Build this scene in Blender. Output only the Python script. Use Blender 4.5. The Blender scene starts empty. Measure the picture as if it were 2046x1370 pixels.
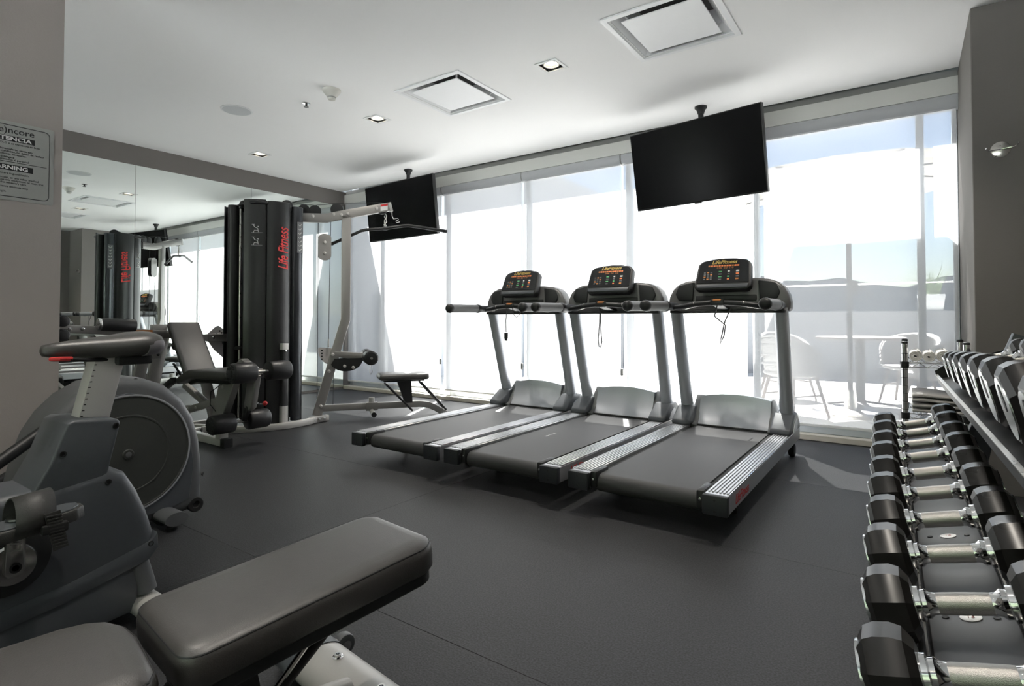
import bpy, bmesh, math, random
from mathutils import Vector, Matrix, Euler
random.seed(7)
PI = math.pi
sc = bpy.context.scene
COL = sc.collection

# ------------------------------------------------------------------ camera
IMG_W, IMG_H = 2046.0, 1370.0
F_PX = 1123.2
cam_d = bpy.data.cameras.new('camera')
cam = bpy.data.objects.new('camera', cam_d); COL.objects.link(cam)
cam.location = (0, 0, 0.97)
cam.rotation_euler = (math.radians(90 + 1.17), 0, math.radians(35.17))
cam_d.sensor_fit = 'HORIZONTAL'; cam_d.sensor_width = 36.0
cam_d.lens = F_PX / IMG_W * 36.0
cam_d.shift_y = (614.5 - IMG_H / 2) / IMG_W
cam_d.clip_start = 0.02; cam_d.clip_end = 200
sc.camera = cam

# ------------------------------------------------------------------ sky, sun, exposure
SUN_TRAVEL = Vector((0.29, -0.62, -1.0)).normalized()
SUN_STRENGTH = 66.0
SKY_STRENGTH = 0.22
EXPOSURE = 0.38
world = bpy.data.worlds.new('sky'); sc.world = world
world.use_nodes = True
wn = world.node_tree.nodes; wl = world.node_tree.links
bgn = wn['Background']
skyn = wn.new('ShaderNodeTexSky'); skyn.sky_type = 'NISHITA'; skyn.sun_disc = False
skyn.sun_elevation = math.asin(-SUN_TRAVEL.z)
skyn.sun_rotation = math.atan2(-SUN_TRAVEL.x, -SUN_TRAVEL.y)
skyn.air_density = 1.0; skyn.dust_density = 0.6; skyn.ozone_density = 1.0
wl.new(skyn.outputs[0], bgn.inputs[0]); bgn.inputs[1].default_value = SKY_STRENGTH
sun_d = bpy.data.lights.new('sun', 'SUN'); sun_d.energy = SUN_STRENGTH; sun_d.angle = math.radians(0.53)
sun_d.color = (1.0, 0.97, 0.92)
sun = bpy.data.objects.new('sun', sun_d); COL.objects.link(sun)
sun.rotation_euler = (-SUN_TRAVEL).to_track_quat('Z', 'Y').to_euler()
sun.location = (-4, 14, 14)
vs = sc.view_settings
vs.view_transform = 'Standard'; vs.look = 'None'; vs.exposure = EXPOSURE; vs.gamma = 1.0
vs.use_curve_mapping = False

# ------------------------------------------------------------------ materials
def new_mat(name):
    m = bpy.data.materials.new(name); m.use_nodes = True
    return m, m.node_tree.nodes, m.node_tree.links, m.node_tree.nodes['Principled BSDF']

def pmat(name, col, rough=0.5, metal=0.0, var=0.0, vscale=20.0, bump=0.0, bscale=200.0, coat=0.0, spec=0.5, rvar=0.0, stretch=None):
    """principled material with a little procedural tone variation and fine relief"""
    m, n, l, b = new_mat(name)
    b.inputs['Base Color'].default_value = (*col, 1)
    b.inputs['Roughness'].default_value = rough
    b.inputs['Metallic'].default_value = metal
    b.inputs['Coat Weight'].default_value = coat
    b.inputs['Specular IOR Level'].default_value = spec
    tc = n.new('ShaderNodeTexCoord')
    src = tc.outputs['Object']
    if stretch:
        mp = n.new('ShaderNodeMapping'); mp.inputs['Scale'].default_value = stretch
        l.new(src, mp.inputs[0]); src = mp.outputs[0]
    no = n.new('ShaderNodeTexNoise'); no.inputs['Scale'].default_value = vscale; no.inputs['Detail'].default_value = 4
    l.new(src, no.inputs['Vector'])
    if var > 0:
        mx = n.new('ShaderNodeMix'); mx.data_type = 'RGBA'
        mx.inputs[6].default_value = (*[max(0, c * (1 - var)) for c in col], 1)
        mx.inputs[7].default_value = (*[min(1, c * (1 + var)) for c in col], 1)
        l.new(no.outputs['Fac'], mx.inputs[0]); l.new(mx.outputs[2], b.inputs['Base Color'])
    if rvar > 0:
        mr = n.new('ShaderNodeMapRange')
        mr.inputs[3].default_value = max(0.02, rough - rvar); mr.inputs[4].default_value = min(1, rough + rvar)
        l.new(no.outputs['Fac'], mr.inputs[0]); l.new(mr.outputs[0], b.inputs['Roughness'])
    if bump > 0:
        n2 = n.new('ShaderNodeTexNoise'); n2.inputs['Scale'].default_value = bscale; n2.inputs['Detail'].default_value = 3
        l.new(src, n2.inputs['Vector'])
        bp = n.new('ShaderNodeBump'); bp.inputs['Strength'].default_value = bump; bp.inputs['Distance'].default_value = 0.002
        l.new(n2.outputs['Fac'], bp.inputs['Height']); l.new(bp.outputs[0], b.inputs['Normal'])
    return m

M = {}
M['ceiling'] = pmat('ceiling_paint', (0.85, 0.85, 0.845), 0.9, var=0.02, vscale=1.2)
M['taupe_lit'] = pmat('warm_taupe_wall_lit', (0.37, 0.335, 0.317), 0.85, var=0.05, vscale=3, bump=0.25, bscale=120)  # wall taupe raised in colour to carry light missing on the left wall
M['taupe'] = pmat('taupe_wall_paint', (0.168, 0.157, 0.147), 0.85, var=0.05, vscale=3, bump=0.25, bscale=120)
M['header'] = pmat('header_wall_paint', (0.62, 0.62, 0.595), 0.85, var=0.02, vscale=2)
M['groove'] = pmat('shadow_gap_paint', (0.28, 0.28, 0.27), 0.85, var=0.03)
M['concrete'] = pmat('sill_stone', (0.50, 0.47, 0.41), 0.7, var=0.12, vscale=14, bump=0.3, bscale=90)
M['alu'] = pmat('window_aluminium', (0.60, 0.63, 0.66), 0.42, metal=0.6, var=0.03)
M['blind_case'] = pmat('blind_cassette', (0.42, 0.43, 0.45), 0.5, var=0.03)
M['silver'] = pmat('silver_grey_paint', (0.36, 0.35, 0.335), 0.38, metal=0.55, var=0.05, vscale=300)
M['silver2'] = pmat('light_silver_paint', (0.50, 0.49, 0.47), 0.42, metal=0.25, var=0.04, vscale=250)
M['chrome'] = pmat('chrome', (0.80, 0.80, 0.80), 0.09, metal=1.0, var=0.03)
M['steel'] = pmat('brushed_steel', (0.62, 0.60, 0.57), 0.3, metal=1.0, var=0.06, vscale=60, rvar=0.08)
M['knurl'] = pmat('satin_handle_steel', (0.45, 0.435, 0.41), 0.30, metal=1.0, var=0.06, vscale=300, bump=0.35, bscale=900)
M['rail_alu'] = pmat('treadmill_rail_aluminium', (0.50, 0.51, 0.53), 0.36, metal=0.8, var=0.05, vscale=5, stretch=(8, 1, 8))
M['vinyl'] = pmat('black_vinyl', (0.042, 0.039, 0.037), 0.42, var=0.12, vscale=40, bump=0.18, bscale=500, spec=1.0)
M['vinyl_side'] = pmat('grey_vinyl', (0.21, 0.20, 0.22), 0.5, var=0.06, vscale=40, bump=0.2, bscale=500)
M['foam'] = pmat('black_foam_cover', (0.022, 0.022, 0.023), 0.36, var=0.15, vscale=20, bump=0.3, bscale=120)
M['black'] = pmat('black_plastic', (0.016, 0.017, 0.018), 0.45, var=0.1)
M['black_gloss'] = pmat('black_gloss_plastic', (0.008, 0.009, 0.010), 0.14, var=0.05)
M['black_metal'] = pmat('black_powder_coat', (0.020, 0.020, 0.021), 0.42, metal=0.2, var=0.1, vscale=80)
M['rubber'] = pmat('black_rubber', (0.014, 0.014, 0.015), 0.7, var=0.1)
M['charcoal'] = pmat('charcoal_plastic', (0.078, 0.086, 0.097), 0.42, var=0.06, vscale=90, bump=0.12, bscale=600)
M['charcoal_light'] = pmat('grey_moulded_plastic', (0.105, 0.109, 0.115), 0.42, var=0.05, vscale=90, bump=0.10, bscale=600)
M['disc'] = pmat('dark_disc_plastic', (0.040, 0.043, 0.040), 0.55, var=0.05, vscale=60, bump=0.10, bscale=500)
M['hood'] = pmat('metallic_grey_hood', (0.60, 0.62, 0.665), 0.38, metal=0.65, var=0.04, vscale=200)
M['upright'] = pmat('metallic_grey_upright', (0.50, 0.52, 0.555), 0.38, metal=0.5, var=0.04, vscale=200)
M['console'] = pmat('dark_grey_console', (0.15, 0.15, 0.15), 0.42, metal=0.3, var=0.05, vscale=120)
M['grip'] = pmat('grey_rubber_grip', (0.15, 0.155, 0.16), 0.55, var=0.06, vscale=90)
M['shroud'] = pmat('black_shroud_metal', (0.036, 0.037, 0.038), 0.30, metal=0.25, var=0.12, vscale=60, bump=0.08, bscale=300)
M['shroud_gloss'] = pmat('glossy_shroud_edge', (0.07, 0.075, 0.082), 0.2, metal=0.6, var=0.08, vscale=60)
M['pedal'] = pmat('dark_pedal_plastic', (0.040, 0.040, 0.039), 0.5, var=0.12, vscale=60, bump=0.2, bscale=400)
M['crank'] = pmat('polished_crank', (0.46, 0.455, 0.44), 0.2, metal=1.0, var=0.06, vscale=30)
M['detector'] = pmat('aged_white_plastic', (0.50, 0.49, 0.45), 0.5, var=0.03)
M['endcap'] = pmat('dark_end_cap', (0.026, 0.029, 0.034), 0.45, var=0.08, vscale=60)
M['hex'] = pmat('black_rubber_head', (0.011, 0.010, 0.0095), 0.30, var=0.25, vscale=12, rvar=0.08, spec=0.45)
M['hexplate'] = pmat('dumbbell_end_plate', (0.70, 0.72, 0.73), 0.2, metal=1.0, var=0.04)
M['tray'] = pmat('grey_tray_steel', (0.11, 0.115, 0.122), 0.4, metal=0.5, var=0.05, vscale=40)
M['tv'] = pmat('tv_screen_glass', (0.006, 0.006, 0.007), 0.22, var=0.05, spec=0.16)
M['tvback'] = pmat('tv_case', (0.012, 0.012, 0.013), 0.4, var=0.05)
M['red'] = pmat('red_print', (0.62, 0.03, 0.03), 0.45, var=0.05)
M['pink_print'] = pmat('faded_red_print', (0.62, 0.36, 0.35), 0.5, var=0.05)
M['orange'] = pmat('orange_print', (0.55, 0.20, 0.05), 0.5, var=0.05)
M['yellow'] = pmat('yellow_print', (0.60, 0.42, 0.10), 0.5, var=0.05)
M['green'] = pmat('green_print', (0.10, 0.42, 0.16), 0.5, var=0.05)
M['white_print'] = pmat('white_print', (0.75, 0.75, 0.74), 0.5, var=0.04)
M['dark_print'] = pmat('dark_print', (0.018, 0.019, 0.020), 0.5, var=0.04)
M['sign'] = pmat('brushed_sign_plate', (0.40, 0.405, 0.39), 0.42, metal=0.4, var=0.03, vscale=4)
M['white_plastic'] = pmat('white_plastic', (0.74, 0.75, 0.75), 0.45, var=0.02)
M['diffuser'] = pmat('air_diffuser_white', (0.78, 0.79, 0.80), 0.4, var=0.02)
M['duct'] = pmat('duct_interior', (0.05, 0.05, 0.05), 0.8, var=0.1)
M['speaker'] = pmat('speaker_grille', (0.55, 0.57, 0.58), 0.6, var=0.05, vscale=500, bump=0.4, bscale=900)
M['towel'] = pmat('white_towel', (0.70, 0.68, 0.65), 0.95, var=0.08, vscale=60, bump=0.8, bscale=350)
M['towel2'] = pmat('grey_towel', (0.50, 0.485, 0.47), 0.95, var=0.10, vscale=60, bump=0.8, bscale=350)
M['terrace'] = pmat('terrace_paving', (0.42, 0.415, 0.40), 0.8, var=0.06, vscale=3)
M['bounce'] = pmat('bounce_paving', (0.66, 0.68, 0.70), 0.85, var=0.05, vscale=2)  # pale so the added ground outside throws sunlight up to the ceiling
M['hedge'] = pmat('sky_block_hedge', (0.030, 0.042, 0.022), 0.9, var=0.5, vscale=8)  # dark, for the added sky blocker behind the camera
M['stucco'] = pmat('grey_stucco', (0.36, 0.38, 0.41), 0.9, var=0.05, vscale=6, bump=0.2, bscale=60)
M['parapet'] = pmat('parapet_stucco', (0.20, 0.21, 0.23), 0.9, var=0.10, vscale=25, bump=0.3, bscale=60)
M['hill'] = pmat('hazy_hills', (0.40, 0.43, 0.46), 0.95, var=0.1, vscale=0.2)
M['rattan'] = pmat('grey_rattan', (0.23, 0.225, 0.225), 0.7, var=0.2, vscale=80)
M['wood'] = pmat('dark_wood_legs', (0.12, 0.10, 0.09), 0.6, var=0.2, vscale=30)
M['canvas'] = pmat('umbrella_canvas', (0.55, 0.53, 0.49), 0.9, var=0.04)
M['leaf'] = pmat('grass_leaf', (0.16, 0.22, 0.12), 0.7, var=0.2, vscale=30)
M['tread'] = pmat('running_belt', (0.050, 0.050, 0.051), 0.52, var=0.35, vscale=420, bump=0.35, bscale=700)

def floor_mat():
    m, n, l, b = new_mat('speckled_rubber_floor')
    tc = n.new('ShaderNodeTexCoord')
    a = n.new('ShaderNodeTexNoise'); a.inputs['Scale'].default_value = 170; a.inputs['Detail'].default_value = 3
    c = n.new('ShaderNodeTexNoise'); c.inputs['Scale'].default_value = 1.1; c.inputs['Detail'].default_value = 3
    l.new(tc.outputs['Object'], a.inputs['Vector']); l.new(tc.outputs['Object'], c.inputs['Vector'])
    r = n.new('ShaderNodeValToRGB')
    r.color_ramp.elements[0].position = 0.36; r.color_ramp.elements[0].color = (0.008, 0.0083, 0.009, 1)
    r.color_ramp.elements[1].position = 0.70; r.color_ramp.elements[1].color = (0.040, 0.041, 0.046, 1)
    l.new(a.outputs['Fac'], r.inputs[0])
    mx = n.new('ShaderNodeMix'); mx.data_type = 'RGBA'; mx.blend_type = 'MULTIPLY'
    r2 = n.new('ShaderNodeValToRGB')
    r2.color_ramp.elements[0].position = 0.3; r2.color_ramp.elements[0].color = (0.86, 0.86, 0.86, 1)
    r2.color_ramp.elements[1].position = 0.7; r2.color_ramp.elements[1].color = (1.1, 1.1, 1.1, 1)
    l.new(c.outputs['Fac'], r2.inputs[0])
    mx.inputs[0].default_value = 1.0
    l.new(r.outputs[0], mx.inputs[6]); l.new(r2.outputs[0], mx.inputs[7]); l.new(mx.outputs[2], b.inputs['Base Color'])
    b.inputs['Roughness'].default_value = 0.55
    b.inputs['Specular IOR Level'].default_value = 0.45
    bp = n.new('ShaderNodeBump'); bp.inputs['Strength'].default_value = 0.5; bp.inputs['Distance'].default_value = 0.0015
    l.new(a.outputs['Fac'], bp.inputs['Height']); l.new(bp.outputs[0], b.inputs['Normal'])
    return m
M['floor'] = floor_mat()

def mirror_mat():
    m, n, l, b = new_mat('mirror_glass')
    n.remove(b)
    g = n.new('ShaderNodeBsdfGlossy'); g.inputs['Roughness'].default_value = 0.0
    g.inputs['Color'].default_value = (0.87, 0.925, 0.90, 1)
    l.new(g.outputs[0], n['Material Output'].inputs[0])
    return m
M['mirror'] = mirror_mat()

def glass_mat():
    m, n, l, b = new_mat('window_glass')
    n.remove(b)
    t = n.new('ShaderNodeBsdfTransparent'); t.inputs[0].default_value = (0.93, 0.96, 0.97, 1)
    g = n.new('ShaderNodeBsdfGlossy'); g.inputs['Roughness'].default_value = 0.0
    f = n.new('ShaderNodeFresnel'); f.inputs[0].default_value = 1.45
    x = n.new('ShaderNodeMixShader')
    l.new(f.outputs[0], x.inputs[0]); l.new(t.outputs[0], x.inputs[1]); l.new(g.outputs[0], x.inputs[2])
    l.new(x.outputs[0], n['Material Output'].inputs[0])
    return m
M['glass'] = glass_mat()

BLIND_OPEN = 0.30
def blind_mat():
    """open-weave solar screen: part see-through, part diffusing"""
    m, n, l, b = new_mat('solar_screen_fabric')
    n.remove(b)
    tc = n.new('ShaderNodeTexCoord')
    wv = n.new('ShaderNodeTexNoise'); wv.inputs['Scale'].default_value = 60
    mp = n.new('ShaderNodeMapping'); mp.inputs['Scale'].default_value = (1, 1, 12)
    l.new(tc.outputs['Object'], mp.inputs[0]); l.new(mp.outputs[0], wv.inputs['Vector'])
    mr = n.new('ShaderNodeMapRange'); mr.inputs[3].default_value = BLIND_OPEN - 0.03; mr.inputs[4].default_value = BLIND_OPEN + 0.03
    l.new(wv.outputs['Fac'], mr.inputs[0])
    # a weave closes up when seen or lit at a slant
    lw = n.new('ShaderNodeLayerWeight'); lw.inputs[0].default_value = 0.5
    om = n.new('ShaderNodeMath'); om.operation = 'SUBTRACT'; om.inputs[0].default_value = 1.0; l.new(lw.outputs['Facing'], om.inputs[1])
    pw = n.new('ShaderNodeMath'); pw.operation = 'POWER'; pw.inputs[1].default_value = 3.0; l.new(om.outputs[0], pw.inputs[0])
    ml = n.new('ShaderNodeMath'); ml.operation = 'MULTIPLY'; l.new(mr.outputs[0], ml.inputs[0]); l.new(pw.outputs[0], ml.inputs[1])
    t = n.new('ShaderNodeBsdfTransparent')
    d = n.new('ShaderNodeBsdfDiffuse'); d.inputs[0].default_value = (0.55, 0.56, 0.575, 1)
    s = n.new('ShaderNodeBsdfTranslucent'); s.inputs[0].default_value = (0.38, 0.38, 0.387, 1)
    x = n.new('ShaderNodeMixShader'); x.inputs[0].default_value = 0.5
    l.new(d.outputs[0], x.inputs[1]); l.new(s.outputs[0], x.inputs[2])
    y = n.new('ShaderNodeMixShader')
    l.new(ml.outputs[0], y.inputs[0]); l.new(x.outputs[0], y.inputs[1]); l.new(t.outputs[0], y.inputs[2])
    l.new(y.outputs[0], n['Material Output'].inputs[0])
    return m
M['blind'] = blind_mat()

def lamp_mat(name, col, st):
    m, n, l, b = new_mat(name)
    b.inputs['Base Color'].default_value = (*col, 1)
    b.inputs['Emission Color'].default_value = (*col, 1)
    b.inputs['Emission Strength'].default_value = st
    return m
M['bulb'] = lamp_mat('lit_bulb', (1.0, 0.86, 0.62), 9.0)
M['led_red'] = lamp_mat('console_red_led', (0.75, 0.20, 0.06), 0.12)
M['post'] = pmat('bright_seat_post', (0.74, 0.71, 0.705), 0.45, metal=0.25, var=0.03)

# ------------------------------------------------------------------ mesh helpers
def rot_to(d):
    return Vector(d).normalized().to_track_quat('Z', 'Y').to_matrix()

class MB:
    def __init__(s, off=(0, 0, 0)):
        s.v = []; s.f = []; s.off = Vector(off)
    def add(s, vs_, fs, mat=None):
        k = len(s.v)
        for p in vs_:
            p = Vector(p)
            if mat is not None: p = mat @ p
            s.v.append(p - s.off)
        for f in fs: s.f.append([i + k for i in f])
        return s
    def bm(s, bm, mat=None):
        bm.verts.index_update()
        s.add([v.co for v in bm.verts], [[v.index for v in f.verts] for f in bm.faces], mat)
        bm.free(); return s
    def box(s, c, sz, bev=0.0, rot=None, seg=2):
        bm = bmesh.new(); bmesh.ops.create_cube(bm, size=1.0)
        for v in bm.verts: v.co = Vector((v.co.x * sz[0], v.co.y * sz[1], v.co.z * sz[2]))
        if bev > 0:
            bmesh.ops.bevel(bm, geom=list(bm.edges), offset=min(bev, 0.49 * min(sz)), segments=seg, profile=0.5, affect='EDGES', clamp_overlap=True)
        m = Matrix.Translation(Vector(c))
        if rot is not None:
            m = m @ (Euler(rot).to_matrix().to_4x4() if not isinstance(rot, Matrix) else rot.to_4x4())
        return s.bm(bm, m)
    def bx(s, x0, x1, y0, y1, z0, z1, bev=0.0, seg=2):
        return s.box(((x0 + x1) / 2, (y0 + y1) / 2, (z0 + z1) / 2), (abs(x1 - x0), abs(y1 - y0), abs(z1 - z0)), bev, None, seg)
    def prism(s, poly, a, b, axis='x', bev=0.0, seg=2, mat=None, ang=0.5):
        """extrude a 2D polygon along an axis: x -> (y,z), y -> (x,z), z -> (x,y)"""
        def P(p, h):
            return {'x': (h, p[0], p[1]), 'y': (p[0], h, p[1]), 'z': (p[0], p[1], h)}[axis]
        bm = bmesh.new()
        A = [bm.verts.new(P(p, a)) for p in poly]; B = [bm.verts.new(P(p, b)) for p in poly]
        n = len(poly)
        fa = bm.faces.new(A); fb = bm.faces.new(list(reversed(B)))
        for i in range(n):
            bm.faces.new([A[i], B[i], B[(i + 1) % n], A[(i + 1) % n]])
        bmesh.ops.recalc_face_normals(bm, faces=list(bm.faces))
        if bev > 0:
            caps = set(e for f in (fa, fb) for e in f.edges)
            eds = [e for e in bm.edges if e in caps or (len(e.link_faces) == 2 and e.calc_face_angle(0) > ang)]
            bmesh.ops.bevel(bm, geom=eds, offset=bev, segments=seg, profile=0.5, affect='EDGES', clamp_overlap=True)
        return s.bm(bm, mat)
    def tube(s, pts, r, n=12, ry=None, closed=False, caps=True, up=None):
        pts = [Vector(p) for p in pts]; m = len(pts)
        rs = r if isinstance(r, (list, tuple)) else [r] * m
        vs_ = []; fs = []
        t0 = (pts[1] - pts[0]).normalized()
        u = Vector(up) if up else (Vector((0, 0, 1)) if abs(t0.z) < 0.9 else Vector((1, 0, 0)))
        u = (u - t0 * u.dot(t0)).normalized()
        for i, p in enumerate(pts):
            if closed: t = (pts[(i + 1) % m] - pts[i - 1]).normalized()
            elif i == 0: t = t0
            elif i == m - 1: t = (pts[i] - pts[i - 1]).normalized()
            else: t = ((pts[i + 1] - p).normalized() + (p - pts[i - 1]).normalized()).normalized()
            u = (u - t * u.dot(t)).normalized(); w = t.cross(u)
            sc_ = 1.0
            for k in range(n):
                a = 2 * PI * k / n
                vs_.append(p + u * math.sin(a) * (ry if ry else rs[i]) * sc_ + w * math.cos(a) * rs[i])
        for i in range(m if closed else m - 1):
            j = (i + 1) % m
            for k in range(n):
                k2 = (k + 1) % n
                fs.append([i * n + k, i * n + k2, j * n + k2, j * n + k])
        if caps and not closed:
            fs.append(list(reversed(range(n)))); fs.append([(m - 1) * n + k for k in range(n)])
        return s.add(vs_, fs)
    def bar(s, pts, w, h, up=(0, 0, 1), r=0.008):
        """rounded rectangular section swept along a path; h measured along up"""
        pts = [Vector(p) for p in pts]; m = len(pts)
        prof = []
        for cx, cy, a0 in ((w / 2 - r, h / 2 - r, 0), (-w / 2 + r, h / 2 - r, 90), (-w / 2 + r, -h / 2 + r, 180), (w / 2 - r, -h / 2 + r, 270)):
            for da in (0, 45, 90):
                a = math.radians(a0 + da); prof.append((cx + r * math.cos(a), cy + r * math.sin(a)))
        n = len(prof); vs_ = []; fs = []
        u0 = Vector(up)
        for i, p in enumerate(pts):
            if i == 0: t = (pts[1] - pts[0]).normalized(); k_ = 1
            elif i == m - 1: t = (pts[i] - pts[i - 1]).normalized(); k_ = 1
            else:
                a = (p - pts[i - 1]).normalized(); b = (pts[i + 1] - p).normalized(); t = (a + b).normalized()
                k_ = 1 / max(0.5, t.dot(a))
            side = t.cross(u0)
            if side.length < 1e-4: side = t.cross(Vector((1, 0, 0)))
            side.normalize(); uu = side.cross(t).normalized()
            bend = 0.0
            if 0 < i < m - 1:
                bend = abs((b - a).normalized().dot(side)) if (b - a).length > 1e-6 else 0
            ks = k_ if bend > 0.5 else 1; ku = k_ if bend <= 0.5 else 1
            for (x, y) in prof: vs_.append(p + side * x * ks + uu * y * ku)
        for i in range(m - 1):
            for k in range(n):
                k2 = (k + 1) % n
                fs.append([i * n + k, i * n + k2, (i + 1) * n + k2, (i + 1) * n + k])
        fs.append(list(reversed(range(n)))); fs.append([(m - 1) * n + k for k in range(n)])
        return s.add(vs_, fs)
    def lathe(s, prof, o=(0, 0, 0), d=(0, 0, 1), n=24, capa=True, capb=True):
        """profile of (radius, height) about direction d through o"""
        R = rot_to(d); o = Vector(o); vs_ = []; fs = []; m = len(prof)
        for (r, h) in prof:
            for k in range(n):
                a = 2 * PI * k / n
                vs_.append(o + R @ Vector((r * math.cos(a), r * math.sin(a), h)))
        for i in range(m - 1):
            for k in range(n):
                k2 = (k + 1) % n
                fs.append([i * n + k, i * n + k2, (i + 1) * n + k2, (i + 1) * n + k])
        if capa: fs.append(list(reversed(range(n))))
        if capb: fs.append([(m - 1) * n + k for k in range(n)])
        return s.add(vs_, fs)
    def cyl(s, a, b, r, n=20, bev=0.0):
        a = Vector(a); b = Vector(b); L = (b - a).length
        pr = [(r, 0), (r, L)] if bev <= 0 else [(r - bev, 0), (r - bev * 0.3, bev * 0.3), (r, bev), (r, L - bev), (r - bev * 0.3, L - bev * 0.3), (r - bev, L)]
        return s.lathe(pr, a, b - a, n)
    def ball(s, c, r, n=14, sc_=(1, 1, 1)):
        pr = [(max(1e-4, r * math.sin(PI * i / 8)), -r * math.cos(PI * i / 8)) for i in range(9)]
        k = len(s.v); s.lathe(pr, (0, 0, 0), (0, 0, 1), n)
        for i in range(k, len(s.v)):
            p = s.v[i] + s.off
            s.v[i] = Vector((p.x * sc_[0], p.y * sc_[1], p.z * sc_[2])) + Vector(c) - s.off
        return s
    def grid(s, rows):
        """skin a list of point rows (open surface)"""
        m = len(rows); n = len(rows[0]); fs = []
        for i in range(m - 1):
            for k in range(n - 1):
                fs.append([i * n + k, i * n + k + 1, (i + 1) * n + k + 1, (i + 1) * n + k])
        return s.add([p for r in rows for p in r], fs)
    def loft(s, rings, cap=True):
        m = len(rings); n = len(rings[0]); fs = []
        for i in range(m - 1):
            for k in range(n):
                k2 = (k + 1) % n
                fs.append([i * n + k, i * n + k2, (i + 1) * n + k2, (i + 1) * n + k])
        if cap: fs.append(list(reversed(range(n)))); fs.append([(m - 1) * n + k for k in range(n)])
        return s.add([p for r in rings for p in r], fs)
    def build(s, name, mat, parent=None, ang=38, label=None, kind=None, loc=None, rotz=0.0):
        me = bpy.data.meshes.new(name)
        me.from_pydata([tuple(v) for v in s.v], [], s.f)
        me.validate(); me.update()
        bm = bmesh.new(); bm.from_mesh(me); bmesh.ops.recalc_face_normals(bm, faces=list(bm.faces)); bm.to_mesh(me); bm.free()
        me.materials.append(M[mat] if isinstance(mat, str) else mat)
        me.polygons.foreach_set('use_smooth', [True] * len(me.polygons))
        me.set_sharp_from_angle(angle=math.radians(ang))
        o = bpy.data.objects.new(name, me); COL.objects.link(o)
        if parent is not None: o.parent = parent
        if loc is not None: o.location = loc; o.rotation_euler = (0, 0, rotz)
        if label: o['label'] = label
        if kind: o['kind'] = kind
        return o

def tag(o, label, cat, group=None):
    o['label'] = label; o['category'] = cat
    if group: o['group'] = group
    return o
def thing(name, label, cat, loc=(0, 0, 0), rotz=0.0, group=None):
    o = bpy.data.objects.new(name, None); COL.objects.link(o)
    o.empty_display_size = 0.1
    o.location = loc; o.rotation_euler = (0, 0, rotz)
    return tag(o, label, cat, group)
def struct(name, mb, mat, label=None, parent=None):
    o = mb.build(name, mat, parent)
    if parent is None: o['kind'] = 'structure'
    if label: o['label'] = label
    return o
def copy_part(o, parent, name=None):
    c = o.copy(); COL.objects.link(c); c.parent = parent
    return c
def copy_tree(o, parent=None):
    c = o.copy(); COL.objects.link(c); c.parent = parent
    for ch in list(o.children): copy_tree(ch, c)
    return c

def text(name, body, size, mat, parent, origin, xdir, ydir, align='CENTER', ext=0.0004, bold=0.0, shear=0.0, sx=1.0, label=None):
    """flat lettering: origin = anchor, xdir = reading direction, ydir = letter up, all in parent space"""
    cu = bpy.data.curves.new(name, 'FONT'); cu.body = body; cu.size = size
    cu.align_x = align; cu.align_y = 'CENTER'; cu.extrude = ext; cu.offset = bold; cu.shear = shear; cu.resolution_u = 3
    cu.space_line = 1.0
    t = bpy.data.objects.new(name, cu); COL.objects.link(t)
    dg = bpy.context.evaluated_depsgraph_get(); dg.update()
    me = bpy.data.meshes.new_from_object(t.evaluated_get(dg))
    bpy.data.objects.remove(t); bpy.data.curves.remove(cu)
    X = Vector(xdir).normalized(); Y = Vector(ydir).normalized(); Z = X.cross(Y)
    m = Matrix((X, Y, Z)).transposed().to_4x4(); m.translation = Vector(origin)
    m = m @ Matrix.Diagonal((sx, 1, 1, 1))
    me.transform(m); me.materials.clear(); me.materials.append(M[mat])
    me.name = name
    o = bpy.data.objects.new(name, me); COL.objects.link(o); o.parent = parent
    if label: o['label'] = label
    return o

# ================================================================== THE ROOM
ZC = 2.75          # ceiling
XM = -6.455        # mirror wall
YW = 5.07          # window wall, room side
YB = -2.6          # wall behind the camera
XL = -3.45         # nearer left wall (with the sign)
YJ = 0.990         # where the nearer left wall ends
XR = 0.95          # right wall
XP, YP = 0.31, 4.12  # pillar corner

# floor: rubber mats over a slab
fl = MB().bx(-6.7, 1.1, -2.7, 5.32, -0.20, -0.012)
floor = struct('floor', fl, 'rubber')
ys = [-2.58, -1.15, 0.07, 1.29, 2.51, 3.73, 5.065]
xs = [-6.45, -4.64, -2.20, 0.24, 0.94]
for i in range(len(ys) - 1):
    for j in range(len(xs) - 1):
        g = 0.0005
        MB().bx(xs[j] + g, xs[j + 1] - g, ys[i] + g, ys[i + 1] - g, -0.012, 0.0, 0.0012, 1).build('rubber_mat', 'floor', floor)

# ceiling with openings for lights and air diffusers is a slab; fittings are recessed into it
LIGHTS = [(-5.71, 3.37), (-3.84, 3.37), (-2.03, 3.36), (-0.20, 3.36), (-2.03, 0.55), (-0.20, 0.55), (-2.03, -1.3), (-0.20, -1.3)]
VENTS = [(-2.934, 3.36), (-1.155, 3.335)]
def holed_sheet(x0, x1, y0, y1, z0, z1, holes):
    """slab built of boxes around rectangular holes"""
    mb = MB()
    xs_ = sorted(set([x0, x1] + [h[0] for h in holes] + [h[1] for h in holes]))
    ys_ = sorted(set([y0, y1] + [h[2] for h in holes] + [h[3] for h in holes]))
    for a in range(len(xs_) - 1):
        run = None
        for b in range(len(ys_) - 1):
            cx = (xs_[a] + xs_[a + 1]) / 2; cy = (ys_[b] + ys_[b + 1]) / 2
            hole = any(h[0] < cx < h[1] and h[2] < cy < h[3] for h in holes)
            if not hole and run is None: run = ys_[b]
            if (hole or b == len(ys_) - 2) and run is not None:
                end = ys_[b] if hole else ys_[b + 1]
                mb.bx(xs_[a], xs_[a + 1], run, end, z0, z1); run = None
    return mb
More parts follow.
